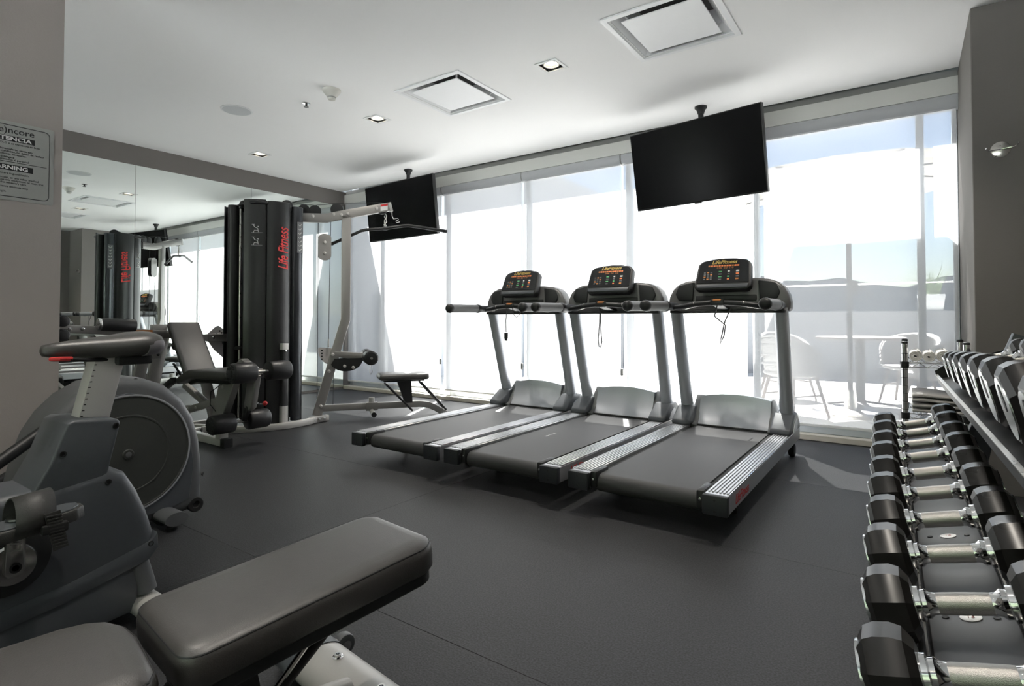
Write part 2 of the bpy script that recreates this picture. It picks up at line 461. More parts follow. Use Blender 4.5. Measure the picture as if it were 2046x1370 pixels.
holes = [(x - 0.078, x + 0.078, y - 0.078, y + 0.078) for x, y in LIGHTS]
holes += [(x - 0.285, x + 0.285, y - 0.285, y + 0.285) for x, y in VENTS]
struct('ceiling', holed_sheet(-6.7, 1.1, -2.7, 5.03, ZC, ZC + 0.012, holes), 'ceiling')
trim = struct('trim_1', MB().bx(-6.7, 1.1, -2.7, 5.5, ZC + 0.25, ZC + 0.40), 'ceiling', 'concrete slab above the suspended ceiling')

# walls
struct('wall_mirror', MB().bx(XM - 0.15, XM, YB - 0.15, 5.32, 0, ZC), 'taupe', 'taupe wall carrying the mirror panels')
struct('wall_left', MB().bx(XL - 0.15, XL, YB, YJ, 0, ZC), 'taupe_lit', 'nearer taupe wall with the warning sign')
struct('wall_back', MB().bx(XM, 1.1, YB - 0.15, YB, 0, 0.5).bx(XM, 1.1, YB - 0.15, YB, 2.55, ZC).bx(-3.75, -3.3, YB - 0.15, YB, 0.5, 2.55).bx(0.8, 1.1, YB - 0.15, YB, 0.5, 2.55), 'header')
FILL_WINDOWS = [(-3.3, -1.93), (-1.93, -0.57), (-0.57, 0.8), (XM, -5.1), (-5.1, -3.75)]  # unseen rear windows, added to bring fill light into the near half
for k in range(5):
    a, b = FILL_WINDOWS[k]
    w = bpy.data.objects.new('window_%d' % (k + 8), None); COL.objects.link(w); w['kind'] = 'structure'
    w['label'] = 'added window for fill light behind the camera, pane %d' % (k + 1)
    w.location = ((a + b) / 2, YB - 0.08, 0.5); O = tuple(w.location)
    for (nm, q_) in (('frame_post', (a, a + 0.05, 0.5, 2.55)), ('frame_post', (b - 0.05, b, 0.5, 2.55)), ('bottom_rail', (a + 0.05, b - 0.05, 0.5, 0.55)), ('top_rail', (a + 0.05, b - 0.05, 2.50, 2.55))):
        MB(O).bx(q_[0], q_[1], YB - 0.11, YB - 0.05, q_[2], q_[3], 0.004, 1).build(nm, 'alu', w)
    MB(O).grid([[(a + 0.05, YB - 0.08, 0.55), (b - 0.05, YB - 0.08, 0.55)], [(a + 0.05, YB - 0.08, 2.50), (b - 0.05, YB - 0.08, 2.50)]]).build('pane', 'glass', w)
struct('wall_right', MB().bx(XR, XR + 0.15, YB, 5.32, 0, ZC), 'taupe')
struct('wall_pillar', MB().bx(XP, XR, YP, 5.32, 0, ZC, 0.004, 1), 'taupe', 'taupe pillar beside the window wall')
struct('wall_window', MB().bx(XM, XP, YW, 5.32, 2.58, ZC - 0.045), 'header', 'pale band of wall above the windows')
struct('trim_2', MB().bx(XM, XP, YW + 0.03, 5.32, ZC - 0.045, ZC + 0.012), 'groove', 'recessed shadow gap under the ceiling')
struct('trim_3', MB().bx(XM, XP, YW, 5.30, 0, 0.045, 0.004, 1), 'concrete', 'beige stone sill along the window wall')
struct('baseboard_left', MB().bx(XL, XL + 0.012, YB, YJ, 0, 0.07, 0.003, 1), 'groove')

# windows: aluminium frames with glass
MUL = [-6.40, -5.75, -4.58, -3.41, -2.24, -1.07, 0.085, 0.30]
for k in range(len(MUL) - 1):
    a, b = MUL[k], MUL[k + 1]
    w = bpy.data.objects.new('window_%d' % (k + 1), None); COL.objects.link(w); w['kind'] = 'structure'
    w['label'] = 'tall aluminium framed window bay %d counted from the mirror wall' % (k + 1)
    w.location = ((a + b) / 2, 5.20, 0.05)
    O = tuple(w.location)
    hw = 0.026
    fr = MB(O)
    fr.bx(a - (hw if k else 0.03), a + hw, 5.165, 5.235, 0.045, 2.60, 0.004, 1)
    if k == len(MUL) - 2: fr.bx(b - hw, b + 0.008, 5.165, 5.235, 0.045, 2.60, 0.004, 1)
    fr.build('frame_post', 'alu', w)
    MB(O).bx(a + hw, b - hw, 5.165, 5.235, 0.045, 0.105, 0.004, 1).build('bottom_rail', 'alu', w)
    MB(O).bx(a + hw, b - hw, 5.165, 5.235, 2.55, 2.60, 0.004, 1).build('top_rail', 'alu', w)
    MB(O).grid([[(a + hw, 5.20, 0.10), (b - hw, 5.20, 0.10)], [(a + hw, 5.20, 2.56), (b - hw, 5.20, 2.56)]]).build('pane', 'glass', w)

# roller blinds of sheer screen fabric
BL = [(-6.42, -4.66, 'screen blind beside the mirror wall, partly behind the cable machine'),
      (-4.62, -3.475, 'screen blind to the right of the far television'),
      (-3.445, -2.30, 'screen blind behind the left treadmill'),
      (-2.27, -1.13, 'screen blind behind the middle treadmill and the large television'),
      (-1.09, 0.30, 'wide screen blind at the pillar with terrace showing through')]
for a, b, lab in BL:
    r = thing('roller_blind', 'translucent white ' + lab, 'blind', ((a + b) / 2, 5.12, 2.5), 0, 'roller blinds on the window wall')
    O = tuple(r.location)
    pr = [(5.165, 2.578), (5.075, 2.578), (5.072, 2.55), (5.078, 2.515), (5.095, 2.49), (5.115, 2.485), (5.165, 2.485)]
    MB(O).prism(pr, a - 0.012, b + 0.012, 'x').build('cassette', 'blind_case', r)
    MB(O).prism([(y_ - 0.002 if y_ < 5.16 else y_, z_ - (0.002 if z_ < 2.5 else 0)) for y_, z_ in pr], a - 0.014, a - 0.004, 'x').build('cassette_end', 'groove', r)
    rows = []
    for i in range(2):
        z = 2.49 - i * (2.49 - 0.125)
        rows.append([(a + 0.002 + (b - a - 0.004) * j / 12, 5.118, z) for j in range(13)])
    MB(O).grid(rows).build('screen_fabric', 'blind', r)
    MB(O).bx(a + 0.012, b - 0.012, 5.112, 5.124, 0.105, 0.128, 0.004, 1).build('hem_bar', 'white_plastic', r)
# bead chain tensioners on the frames
for x in (-4.66, -3.46, -2.285):
    t = thing('blind_chain', 'thin bead chain loop hanging beside the blind gap at %s' % {-4.66: 'the far television', -3.46: 'the left treadmill', -2.285: 'the middle treadmill'}[x], 'chain', (x, 5.10, 0.5), 0, 'blind chains')
    MB(t.location).tube([(x - 0.006, 5.10, 2.49), (x - 0.008, 5.10, 0.50), (x, 5.10, 0.485), (x + 0.008, 5.10, 0.50), (x + 0.006, 5.10, 2.49)], 0.0016, 6).build('chain_loop', 'white_plastic', t)
    MB(t.location).bx(x - 0.012, x + 0.012, 5.09, 5.11, 0.42, 0.49, 0.004, 1).build('tensioner', 'groove', t)

# mirror panels
SE = [1.22, 2.462, 3.703, 5.064]
for k, lab in enumerate(['tall frameless mirror panel beside the sign wall', 'tall frameless mirror panel behind the leg extension seat', 'tall frameless mirror panel behind the cable tower, nearest the window']):
    o = MB((XM, 0, 0)).bx(XM, XM + 0.006, SE[k] + 0.0015, SE[k + 1] - 0.0015, 0.03, 2.546).build('mirror_panel', 'mirror', loc=(XM, 0, 0))
    tag(o, lab, 'mirror', 'mirror panels')

# ================================================================== OUTSIDE
struct('floor_bounce', MB().bx(-14, 10, -24, YB - 0.16, -0.25, -0.05), 'bounce', 'unseen pale paving added to bounce sunlight into the rear windows')  # added ground, bounces sunlight through the rear windows onto the ceiling
struct('wall_sky_block', MB().bx(-14, 10, -13.5, -12.5, -0.2, 7.5), 'hedge', 'unseen dark hedge added to block sky from the rear windows')  # added blocker, keeps sky light out of the rear windows
struct('floor_terrace', MB().bx(-14, 10, 5.32, 16, -0.20, -0.02), 'terrace', 'pale sunlit terrace paving')
w = MB().bx(-6.85, -6.62, 5.34, 13.6, -0.05, 4.3); struct('wall_wing', w, 'stucco', 'grey stucco wing wall running out along the terrace')
struct('trim_4', MB().bx(-6.45, 3.0, 5.32, 5.72, 3.20, 3.34), 'stucco', 'roof overhang above the windows')
struct('wall_facade', MB().bx(-6.45, 3.0, 5.32, 5.34, 2.60, 3.2), 'stucco', 'outer face above the windows')
struct('wall_parapet', MB().bx(-6.6, 10, 11.0, 11.25, -0.05, 1.05).bx(-6.6, 10, 10.96, 11.29, 1.05, 1.10), 'parapet', 'low grey terrace parapet')
hb = MB()
rows = []
for i in range(2):
    rows.append([(-40 + j * 2.5, 60, -4 if i == 0 else 4.6 + 0.5 * math.sin(j * 0.7) + 0.4 * math.sin(j * 1.9)) for j in range(33)])
hb.grid(rows); hb.grid([rows[1], [(p[0], 75, p[2] - 1) for p in rows[1]]])
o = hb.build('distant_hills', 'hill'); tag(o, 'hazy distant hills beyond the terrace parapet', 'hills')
for z in (1.55,):
    o = MB((0, 11.1, z)).tube([(-3.0, 10.985, z), (6, 10.985, z)], 0.012, 8).build('railing_wire', 'steel', loc=(0, 11.1, z))
    tag(o, 'thin horizontal railing line above the terrace parapet', 'railing')
for x in (-2.98, 5.98):
    MB((0, 11.1, 1.55)).cyl((x, 10.985, 1.10), (x, 10.985, 1.56), 0.014, 10).build('railing_post', 'steel', o)

# umbrella
UX, UY = -0.50, 6.83
um = thing('terrace_umbrella', 'large octagonal terrace umbrella with dark pole outside the right window', 'umbrella', (UX, UY, -0.02))
def octo(R, z, a0=22.5, n=8): return [(R * math.cos(math.radians(a0 + 45 * k)), R * math.sin(math.radians(a0 + 45 * k)), z) for k in range(n)]
R8 = 1.31
rim = octo(R8, 2.40); cm = MB()
mid = [((rim[k][0] + rim[(k + 1) % 8][0]) / 2 * 0.985, (rim[k][1] + rim[(k + 1) % 8][1]) / 2 * 0.985, 2.425) for k in range(8)]
for k in range(8):
    cm.add([(0, 0, 2.62), rim[k], mid[k], rim[(k + 1) % 8]], [[0, 1, 2], [0, 2, 3]])
cm.build('canopy', 'canvas', um)
MB().cyl((0, 0, 0.03), (0, 0, 2.64), 0.025, 14).build('pole', 'black_metal', um)
cb = MB().box((0.03, 0, 1.32), (0.10, 0.08, 0.13), 0.02).build('crank_housing', 'black_metal', um)
MB().tube([(0.08, 0, 1.31), (0.14, 0, 1.30), (0.16, 0, 1.24), (0.20, 0, 1.24)], 0.008, 8).build('crank_handle', 'black_metal', cb)
for k in range(8):
    MB().tube([(0, 0, 2.52), (rim[k][0] * 0.97, rim[k][1] * 0.97, 2.395)], 0.009, 6).build('rib', 'black_metal', um)
MB().lathe([(0.36, 0), (0.36, 0.03), (0.34, 0.05), (0.06, 0.07), (0.05, 0.25)], (0, 0, 0.0), n=32).build('base_disc', 'steel', um)

# terrace table
TX, TY = -0.46, 7.02
tb = thing('terrace_table', 'round dark terrace table on a central pedestal outside the window', 'table', (TX, TY + 0.60, -0.02))
MB().lathe([(0.43, 0.755), (0.45, 0.765), (0.45, 0.785), (0.43, 0.79)], n=40).build('table_top', 'wood', tb)
MB().lathe([(0.05, 0.04), (0.05, 0.74), (0.16, 0.755)], n=20).build('pedestal', 'black_metal', tb)
for a in (20, 110, 200, 290):
    c, s_ = math.cos(math.radians(a)), math.sin(math.radians(a))
    MB().bar([(0, 0, 0.05), (0.34 * c, 0.34 * s_, 0.012)], 0.05, 0.025).build('foot', 'black_metal', tb)

def terrace_chair(lab, x, y, rz):
    c = thing('terrace_chair', lab, 'chair', (x, y, -0.02), rz, 'woven terrace chairs')
    # woven bucket shell: seat + wrap-around back
    rows = []
    for i in range(9):
        v = i / 8
        row = []
        for j in range(17):
            a = math.radians(-115 + 230 * j / 16)
            bulge = 1 + 0.06 * v
            hgt = 0.44 + v * (0.38 - 0.20 * (abs(a) / math.radians(115)) ** 2)
            rr = 0.27 * bulge
            row.append((rr * math.sin(a), -rr * 0.95 * math.cos(a) - 0.02 * v, hgt))
        rows.append(row)
    sh = MB().grid(rows).build('back_shell', 'rattan', c)
    so = sh.modifiers.new('thick', 'SOLIDIFY'); so.thickness = 0.022
    # open weave strands
    for i in range(0, 9, 2):
        MB().tube([(p[0] * 1.02, p[1] * 1.02, p[2]) for p in rows[i]], 0.011, 6).build('weave_band', 'rattan', sh)
    MB().lathe([(0.05, 0.40), (0.20, 0.40), (0.265, 0.425), (0.27, 0.45), (0.25, 0.46), (0.05, 0.455)], n=24).build('seat', 'rattan', c)
    for sx in (-1, 1):
        for sy in (-1, 1):
            MB().tube([(0.15 * sx, 0.15 * sy, 0.41), (0.23 * sx, 0.23 * sy, 0.0)], [0.019, 0.012], 8).build('leg', 'wood', c)
    for sx in (-1, 1):
        MB().tube([(0.19 * sx, -0.19, 0.22), (0.19 * sx, 0.19, 0.22)], 0.009, 6).build('stretcher', 'wood', c)
terrace_chair('woven grey terrace chair left of the umbrella pole, nearest the window', -0.98, 6.40, math.radians(-35))
terrace_chair('woven grey terrace chair right of the umbrella pole, facing the table', 0.20, 6.95, math.radians(75))
terrace_chair('woven grey terrace chair behind the table, left of the pole', -1.25, 7.75, math.radians(-135))
terrace_chair('woven grey terrace chair at the far side of the table', 0.0, 8.05, math.radians(160))

pl = thing('grass_planter', 'white square planter with tall grass on the terrace parapet', 'planter', (0.30, 11.16, 1.10))
MB().prism([(-0.15, 0), (0.15, 0), (0.18, 0.26), (-0.18, 0.26)], -0.14, 0.14, 'y', 0.008).build('pot', 'white_plastic', pl)
gr = MB()
for k in range(46):
    a = random.uniform(0, 2 * PI); L = random.uniform(0.25, 0.5); s_ = random.uniform(0.05, 0.26)
    x0 = random.uniform(-0.1, 0.1); y0 = random.uniform(-0.08, 0.08)
    gr.tube([(x0, y0, 0.24), (x0 + s_ * 0.4 * math.cos(a), y0 + s_ * 0.4 * math.sin(a), 0.24 + L * 0.6), (x0 + s_ * math.cos(a), y0 + s_ * math.sin(a), 0.24 + L)], [0.006, 0.005, 0.001], 4)
gr.build('grass_tuft', 'leaf', pl, kind='stuff')

# ================================================================== CEILING FITTINGS
names = ['nearest the mirror wall corner', 'between the smoke detector and the far television', 'between the two air diffusers', 'above the dumbbell rack side of the room', 'above the bench, out of frame', 'above the camera, out of frame', 'behind the camera on the left', 'behind the camera on the right']
for (x, y), nm in zip(LIGHTS, names):
    t = thing('downlight', 'square recessed ceiling downlight ' + nm, 'downlight', (x, y, ZC), 0, 'recessed downlights')
    O = tuple(t.location)
    fr = MB(O)
    for (a, b, c, d) in ((-0.088, 0.088, -0.088, -0.066), (-0.088, 0.088, 0.066, 0.088), (-0.088, -0.066, -0.066, 0.066), (0.066, 0.088, -0.066, 0.066)):
        fr.bx(x + a, x + b, y + c, y + d, ZC - 0.006, ZC, 0.0015, 1)
    fr.build('trim_frame', 'white_plastic', t)
    hs = MB(O)
    for (a, b, c, d) in ((-0.076, 0.076, -0.076, -0.072), (-0.076, 0.076, 0.072, 0.076), (-0.076, -0.072, -0.072, 0.072), (0.072, 0.076, -0.072, 0.072)):
        hs.bx(x + a, x + b, y + c, y + d, ZC, ZC + 0.10)
    hs.bx(x - 0.076, x + 0.076, y - 0.076, y + 0.076, ZC + 0.10, ZC + 0.104)
    hs.build('housing', 'duct', t)
    MB(O).lathe([(0.062, 0.0), (0.062, 0.010), (0.054, 0.012), (0.050, 0.03), (0.050, 0.0), (0.054, -0.003)], (x, y, ZC + 0.008), n=28, capa=False, capb=False).build('gimbal_ring', 'white_plastic', t)
    MB(O).lathe([(0.044, 0.002), (0.036, 0.012), (0.036, 0.05)], (x, y, ZC + 0.010), n=24, capa=False).build('lamp_holder', 'silver2', t)
    MB(O).lathe([(0.002, -0.004), (0.02, -0.002), (0.034, 0.006), (0.038, 0.016)], (x, y, ZC + 0.010), n=24, capa=False, capb=False).build('bulb', 'bulb', t)
    ld = bpy.data.lights.new('downlight_beam', 'SPOT'); ld.energy = 60; ld.color = (1.0, 0.93, 0.83); ld.spot_size = math.radians(95); ld.spot_blend = 0.8; ld.shadow_soft_size = 0.03
    lo = bpy.data.objects.new('beam', ld); COL.objects.link(lo); lo.parent = t; lo.location = (0, 0, -0.012)

for (x, y), nm in zip(VENTS, ['square white ceiling air diffuser left of the single downlight', 'square white ceiling air diffuser nearest the camera, cut by the top edge']):
    t = thing('air_diffuser', nm, 'air diffuser', (x, y, ZC), 0, 'ceiling air diffusers')
    O = tuple(t.location)
    rim_ = MB(O)
    def ring(mb, r0, z0, r1, z1):
        A = [(x - r0, y - r0, z0), (x + r0, y - r0, z0), (x + r0, y + r0, z0), (x - r0, y + r0, z0)]
        B = [(x - r1, y - r1, z1), (x + r1, y - r1, z1), (x + r1, y + r1, z1), (x - r1, y + r1, z1)]
        mb.add(A + B, [[k, (k + 1) % 4, 4 + (k + 1) % 4, 4 + k] for k in range(4)])
    ring(rim_, 0.330, ZC, 0.328, ZC - 0.008); ring(rim_, 0.328, ZC - 0.008, 0.296, ZC - 0.010); ring(rim_, 0.296, ZC - 0.010, 0.292, ZC - 0.004)
    rim_.build('outer_frame', 'diffuser', t)
    cn = MB(O); ring(cn, 0.292, ZC - 0.004, 0.280, ZC + 0.01); ring(cn, 0.280, ZC + 0.01, 0.225, ZC + 0.075); ring(cn, 0.225, ZC + 0.075, 0.20, ZC + 0.14)
    cn.build('cone', 'diffuser', t)
    MB(O).bx(x - 0.2, x + 0.2, y - 0.2, y + 0.2, ZC + 0.14, ZC + 0.145).build('neck', 'duct', t)
    MB(O).bx(x - 0.232, x + 0.232, y - 0.232, y + 0.232, ZC - 0.004, ZC + 0.003, 0.002, 1).build('face_plate', 'diffuser', t)
    for sx in (-1, 1):
        for sy in (-1, 1):
            MB(O).bar([(x + 0.19 * sx, y + 0.19 * sy, ZC + 0.002), (x + 0.23 * sx, y + 0.23 * sy, ZC + 0.065)], 0.014, 0.006, r=0.002).build('hanger', 'diffuser', t)

t = thing('ceiling_speaker', 'flush round ceiling speaker with perforated grille', 'speaker', (-4.655, 2.535, ZC))
MB().lathe([(0.125, 0), (0.125, -0.004), (0.118, -0.007), (0.112, -0.006)], n=40, capb=False).build('rim', 'white_plastic', t)
MB().lathe([(0.112, -0.0065), (0.06, -0.008), (0.001, -0.0085)], n=40, capa=False).build('grille', 'speaker', t)
t = thing('smoke_detector', 'white conical smoke detector on the ceiling', 'smoke detector', (-3.64, 2.735, ZC))
MB().lathe([(0.070, 0), (0.070, -0.010), (0.062, -0.022), (0.046, -0.042), (0.034, -0.056)], n=32).build('base', 'detector', t)
MB().lathe([(0.031, -0.056), (0.029, -0.066)], n=24).build('vent_ring', 'groove', t)
MB().lathe([(0.031, -0.066), (0.026, -0.078), (0.010, -0.084)], n=24).build('sensor_cap', 'detector', t)
t = thing('sprinkler_head', 'small recessed sprinkler head beside the smoke detector', 'sprinkler', (-4.036, 2.783, ZC))
MB().lathe([(0.032, 0), (0.032, -0.004), (0.020, -0.007)], n=24).build('escutcheon', 'chrome', t)
MB().lathe([(0.010, -0.006), (0.008, -0.030)], n=12).build('nozzle', 'black_metal', t)
MB().lathe([(0.020, -0.030), (0.020, -0.033)], n=16).build('deflector', 'black_metal', t)

# televisions hanging from the ceiling
def television(lab, x, y, zt, w_, h_, yaw, tilt, px):
    t = thing('television', lab, 'television', (x, y, ZC), yaw, 'ceiling hung televisions')
    R = Matrix.Rotation(tilt, 4, 'X'); c = Vector((0, 0, zt - h_ / 2 - ZC))
    def tb(mb): # tilt about the screen centre
        mb.v = [c + (R @ Vector(v)) for v in mb.v]; return mb
    tb(MB().bx(-w_ / 2, w_ / 2, -0.018, 0.028, -h_ / 2, h_ / 2, 0.005, 2)).build('case', 'tvback', t)
    sc_ = tb(MB().bx(-w_ / 2 + 0.008, w_ / 2 - 0.008, -0.020, -0.018, -h_ / 2 + 0.014, h_ / 2 - 0.008)).build('screen', 'tv', t)
    tb(MB().bx(-w_ * 0.33, w_ * 0.33, 0.028, 0.065, -h_ / 2 + 0.03, h_ * 0.12, 0.012, 2)).build('rear_housing', 'tvback', t)
    tb(MB().bx(-0.03, 0.03, -0.012, 0.012, -h_ / 2 - 0.010, -h_ / 2, 0.003, 1)).build('sensor_tab', 'silver', t)
    tb(MB().bx(-0.22, 0.22, 0.065, 0.082, -0.10, 0.12, 0.004, 1)).build('mount_plate', 'black_metal', t)
    MB().cyl((0, 0.12, 0), (0, 0.12, c.z - 0.02), 0.022, 18).build('pole', 'black_metal', t)
    MB().lathe([(0.05, 0), (0.05, -0.012), (0.034, -0.03), (0.026, -0.06)], (0, 0.12, 0), n=24).build('ceiling_flange', 'black_metal', t)
    MB().box((0, 0.10, c.z), (0.09, 0.06, 0.12), 0.008).build('tilt_bracket', 'black_metal', t)
television('black television hanging nearest the cable machine, behind the pulldown bar', -4.86, 4.62, 2.585, 1.19, 0.665, math.radians(-3), math.radians(7), 0)
television('larger looking black television hanging in front of the right windows', -1.42, 4.62, 2.595, 1.13, 0.665, math.radians(-9), math.radians(11), 0)

# warning sign
sg = thing('warning_sign', 'brushed metal bilingual gym rules sign on the taupe wall', 'sign', (XL + 0.001, 0.69, 1.715))
SY = 0.265; SH = 0.186
MB().prism([(-SY, -SH), (SY - 0.006, -SH), (SY, -SH + 0.006), (SY, SH - 0.006), (SY - 0.006, SH), (-SY, SH)], 0, 0.004, 'x').build('plate', 'sign', sg)
bd = MB()
q = 0.018
cp = []
for cy, cz, a0 in ((SY - q - 0.02, SH - q - 0.02, 0), (-SY + q + 0.02, SH - q - 0.02, 90), (-SY + q + 0.02, -SH + q + 0.02, 180), (SY - q - 0.02, -SH + q + 0.02, 270)):
    for k in range(5):
        a = math.radians(a0 + 22.5 * k); cp.append((0.0045, cy + 0.02 * math.cos(a), cz + 0.02 * math.sin(a)))
bd.tube(cp, 0.0016, 4, closed=True)
bd.build('border_line', 'dark_print', sg)
MB().bx(0.004, 0.0048, -SY + q, SY - q - 0.01, -0.007, -0.0045).build('divider_line', 'dark_print', sg)
TX_ = (0, 1, 0); TZ = (0, 0, 1); px_ = 0.0049
text('lettering', '(e)ncore', 0.040, 'dark_print', sg, (px_, 0.115, 0.143), TX_, TZ, bold=0.0004, sx=1.05)
MB().bx(0.004, 0.0048, -0.13, 0.190, 0.093, 0.118).build('heading_band', 'dark_print', sg)
text('heading_lettering', 'ADVERTENCIA', 0.0245, 'white_print', sg, (px_ + 0.0003, 0.068, 0.1050), TX_, TZ, bold=0.0008, sx=1.35)
MB().bx(0.004, 0.0048, 0.0, 0.185, -0.045, -0.018).build('heading_band', 'dark_print', sg)
text('heading_lettering', 'WARNING', 0.0245, 'white_print', sg, (px_ + 0.0003, 0.092, -0.0320), TX_, TZ, bold=0.0008, sx=1.25)
for (s_, y_, z_) in [('Haga uso del equipo SOLO si se encuentra en buen', 0.08, 0.082), ('estado de salud.', -0.14, 0.070), ('Personas con problemas cardiovasculares, embarazo,', 0.05, 0.055), ('lesiones o alguna otra condición, no deben de realizar', 0.09, 0.043), ('ejercicio sin tomar las precauciones necesarias.', 0.04, 0.031),
                     ('Si experimenta mareos o malestar, deténgase', 0.0, 0.016), ('inmediatamente y solicite asistencia al personal.', 0.05, 0.005), ('6:00 a.m. a 11:00 p.m.', -0.06, -0.001),
                     ('Use the equipment ONLY if you are in good health.', 0.04, -0.060), ('Persons with cardiovascular, or any other medical', 0.08, -0.080), ('condition should not use this equipment or must first', 0.09, -0.092), ('consult a doctor and take all the necessary care.', 0.04, -0.104),
                     ('Stop exercise, if you experience dizziness stop', 0.05, -0.122), ('immediately.', -0.14, -0.133), ('Clean the equipment after using it.', 0.0, -0.146), ('6:00 a.m. to 11:00 p.m.', -0.04, -0.158)]:
    text('fine_print', s_, 0.0125, 'dark_print', sg, (px_, y_, z_), TX_, TZ, ext=0.0, bold=0.0002)

# robe hook on the pillar
hk = thing('robe_hook', 'small round chrome double hook on the dark pillar face', 'hook', (0.432, YP, 1.915))
MB().lathe([(0.044, 0), (0.044, 0.006), (0.040, 0.009)], (0, 0, 0), (0, -1, 0), n=32).build('back_disc', 'steel', hk)
MB().tube([(-0.062, -0.035, 0.004), (-0.055, -0.020, -0.004), (0, -0.014, 0.0), (0.055, -0.020, 0.004), (0.072, -0.034, 0.010), (0.074, -0.036, 0.022)], 0.0045, 8).build('hook_rod', 'chrome', hk)
MB().ball((-0.063, -0.036, 0.008), 0.007).build('knob', 'chrome', hk)

# ================================================================== TREADMILLS
def treadmill(lab, xc, variant):
    t = thing('treadmill', lab, 'treadmill', (xc, 2.56, 0), 0, 'treadmills in a row at the window')
    for s in (-1, 1):
        a, b = (0.285, 0.3925) if s > 0 else (-0.3925, -0.285)
        rail = MB().bx(a, b, 0.0, 1.96, 0.113, 0.196, 0.004, 1).build('side_rail', 'rail_alu', t)
        for k in range(6):
            xx = a + 0.014 + k * 0.016
            MB().bx(xx - 0.0045, xx + 0.0045, 0.03, 1.62, 0.195, 0.2005, 0.0015, 1).build('tread_rib', 'rail_alu', rail)
        MB().bx(b - 0.0035 if s > 0 else a, b if s > 0 else a + 0.0035, 0.02, 1.96, 0.196, 0.201, 0.001, 1).build('edge_strip', 'chrome', rail)
        cap = MB().bx(a - 0.002, b + 0.002, -0.030, 0.004, 0.110, 0.198, 0.007, 2).build('end_cap', 'endcap', t)
        for (dx, dz) in ((0.0, 0.178), (0.0, 0.130)):
            MB().lathe([(0.006, 0), (0.006, 0.002), (0.003, 0.002)], ((a + b) / 2 + dx, -0.029, dz), (0, -1, 0), n=10).build('screw', 'black', cap)
        gx0, gx1 = (0.248, 0.285) if s > 0 else (-0.285, -0.248)
        gd = MB().bx(gx0, gx1, 0.0, 0.15, 0.120, 0.205, 0.012, 2).build('roller_guard', 'black', t)
        MB().lathe([(0.0065, 0), (0.0065, 0.003), (0.004, 0.004)], ((gx0 + gx1) / 2, 0.0, 0.165), (0, -1, 0), n=12).build('bolt', 'chrome', gd)
        MB().lathe([(0.005, 0), (0.005, 0.002)], ((gx0 + gx1) / 2, 0.08, 0.2045), (0, 0, 1), n=10).build('bolt', 'black_gloss', gd)
    # belt with rounded rear end
    pr = []
    for k in range(9):
        a = math.radians(90 + 22.5 * k); pr.append((0.058 + 0.045 * math.cos(a), 0.142 + 0.045 * math.sin(a)))
    pr = [(1.70, 0.187)] + pr + [(1.70, 0.097)]
    MB().prism(pr, -0.252, 0.252, 'x').build('running_belt', 'tread', t)
    MB().bx(-0.285, 0.285, 0.12, 1.70, 0.12, 0.176).build('deck', 'black', t)
    MB().bx(-0.30, -0.254, 0.12, 1.65, 0.16, 0.180).bx(0.254, 0.30, 0.12, 1.65, 0.16, 0.180).build('belt_edge_trim', 'rubber', t)
    if variant == 1:
        text('belt_lettering', 'Life Fitness', 0.030, 'white_print', t, (-0.10, 0.72, 0.1878), (0.0, 1, 0), (-1, 0, 0), ext=0.0003, shear=0.2)
    if variant == 2:
        text('belt_lettering', 'Life Fitness', 0.024, 'charcoal_light', t, (0.19, 1.35, 0.1878), (0.0, 1, 0), (-1, 0, 0), ext=0.0003, shear=0.2)
    # underframe, feet and wheels
    for s in (-1, 1):
        MB().bx(0.19 * s - 0.03, 0.19 * s + 0.03, 0.25, 1.85, 0.075, 0.118, 0.005, 1).build('under_frame', 'black_metal', t)
        f_ = MB().lathe([(0.030, 0), (0.030, 0.018), (0.012, 0.022), (0.012, 0.09)], (0.30 * s, 0.40, 0.0), n=16).build('levelling_foot', 'rubber', t)
        MB().cyl((0.335 * s, 1.86, 0.045), (0.375 * s, 1.86, 0.045), 0.045, 20, 0.006).build('wheel', 'rubber', t)
        MB().bx(0.33 * s - 0.01, 0.33 * s + 0.01, 1.82, 1.90, 0.04, 0.115).build('wheel_bracket', 'black_metal', t)
    # motor hood: concave face rising from the belt
    prof = [(1.640, 0.190), (1.648, 0.206), (1.668, 0.232), (1.690, 0.268), (1.708, 0.308), (1.722, 0.350), (1.734, 0.392)]
    rows = []
    for (y, z) in prof:
        k = (z - 0.19) / 0.202
        rows.append([(-0.245 + 0.49 * j / 12, y - 0.012 * k * (1 - (2 * j / 12 - 1) ** 2), z + 0.030 * k * (1 - (2 * j / 12 - 1) ** 2)) for j in range(13)])
    y, z = 1.80, 0.388; rows.append([(-0.245 + 0.49 * j / 12, y, z + 0.028 * (1 - (2 * j / 12 - 1) ** 2)) for j in range(13)])
    rows.append([(-0.245 + 0.49 * j / 12, 1.93, 0.30 + 0.02 * (1 - (2 * j / 12 - 1) ** 2)) for j in range(13)])
    rows.append([(-0.245 + 0.49 * j / 12, 1.975, 0.12) for j in range(13)])
    MB().grid(rows).build('motor_hood', 'hood', t, ang=50)
    MB().bx(-0.25, 0.25, 1.632, 1.655, 0.180, 0.200, 0.004, 1).build('hood_lip', 'black', t)
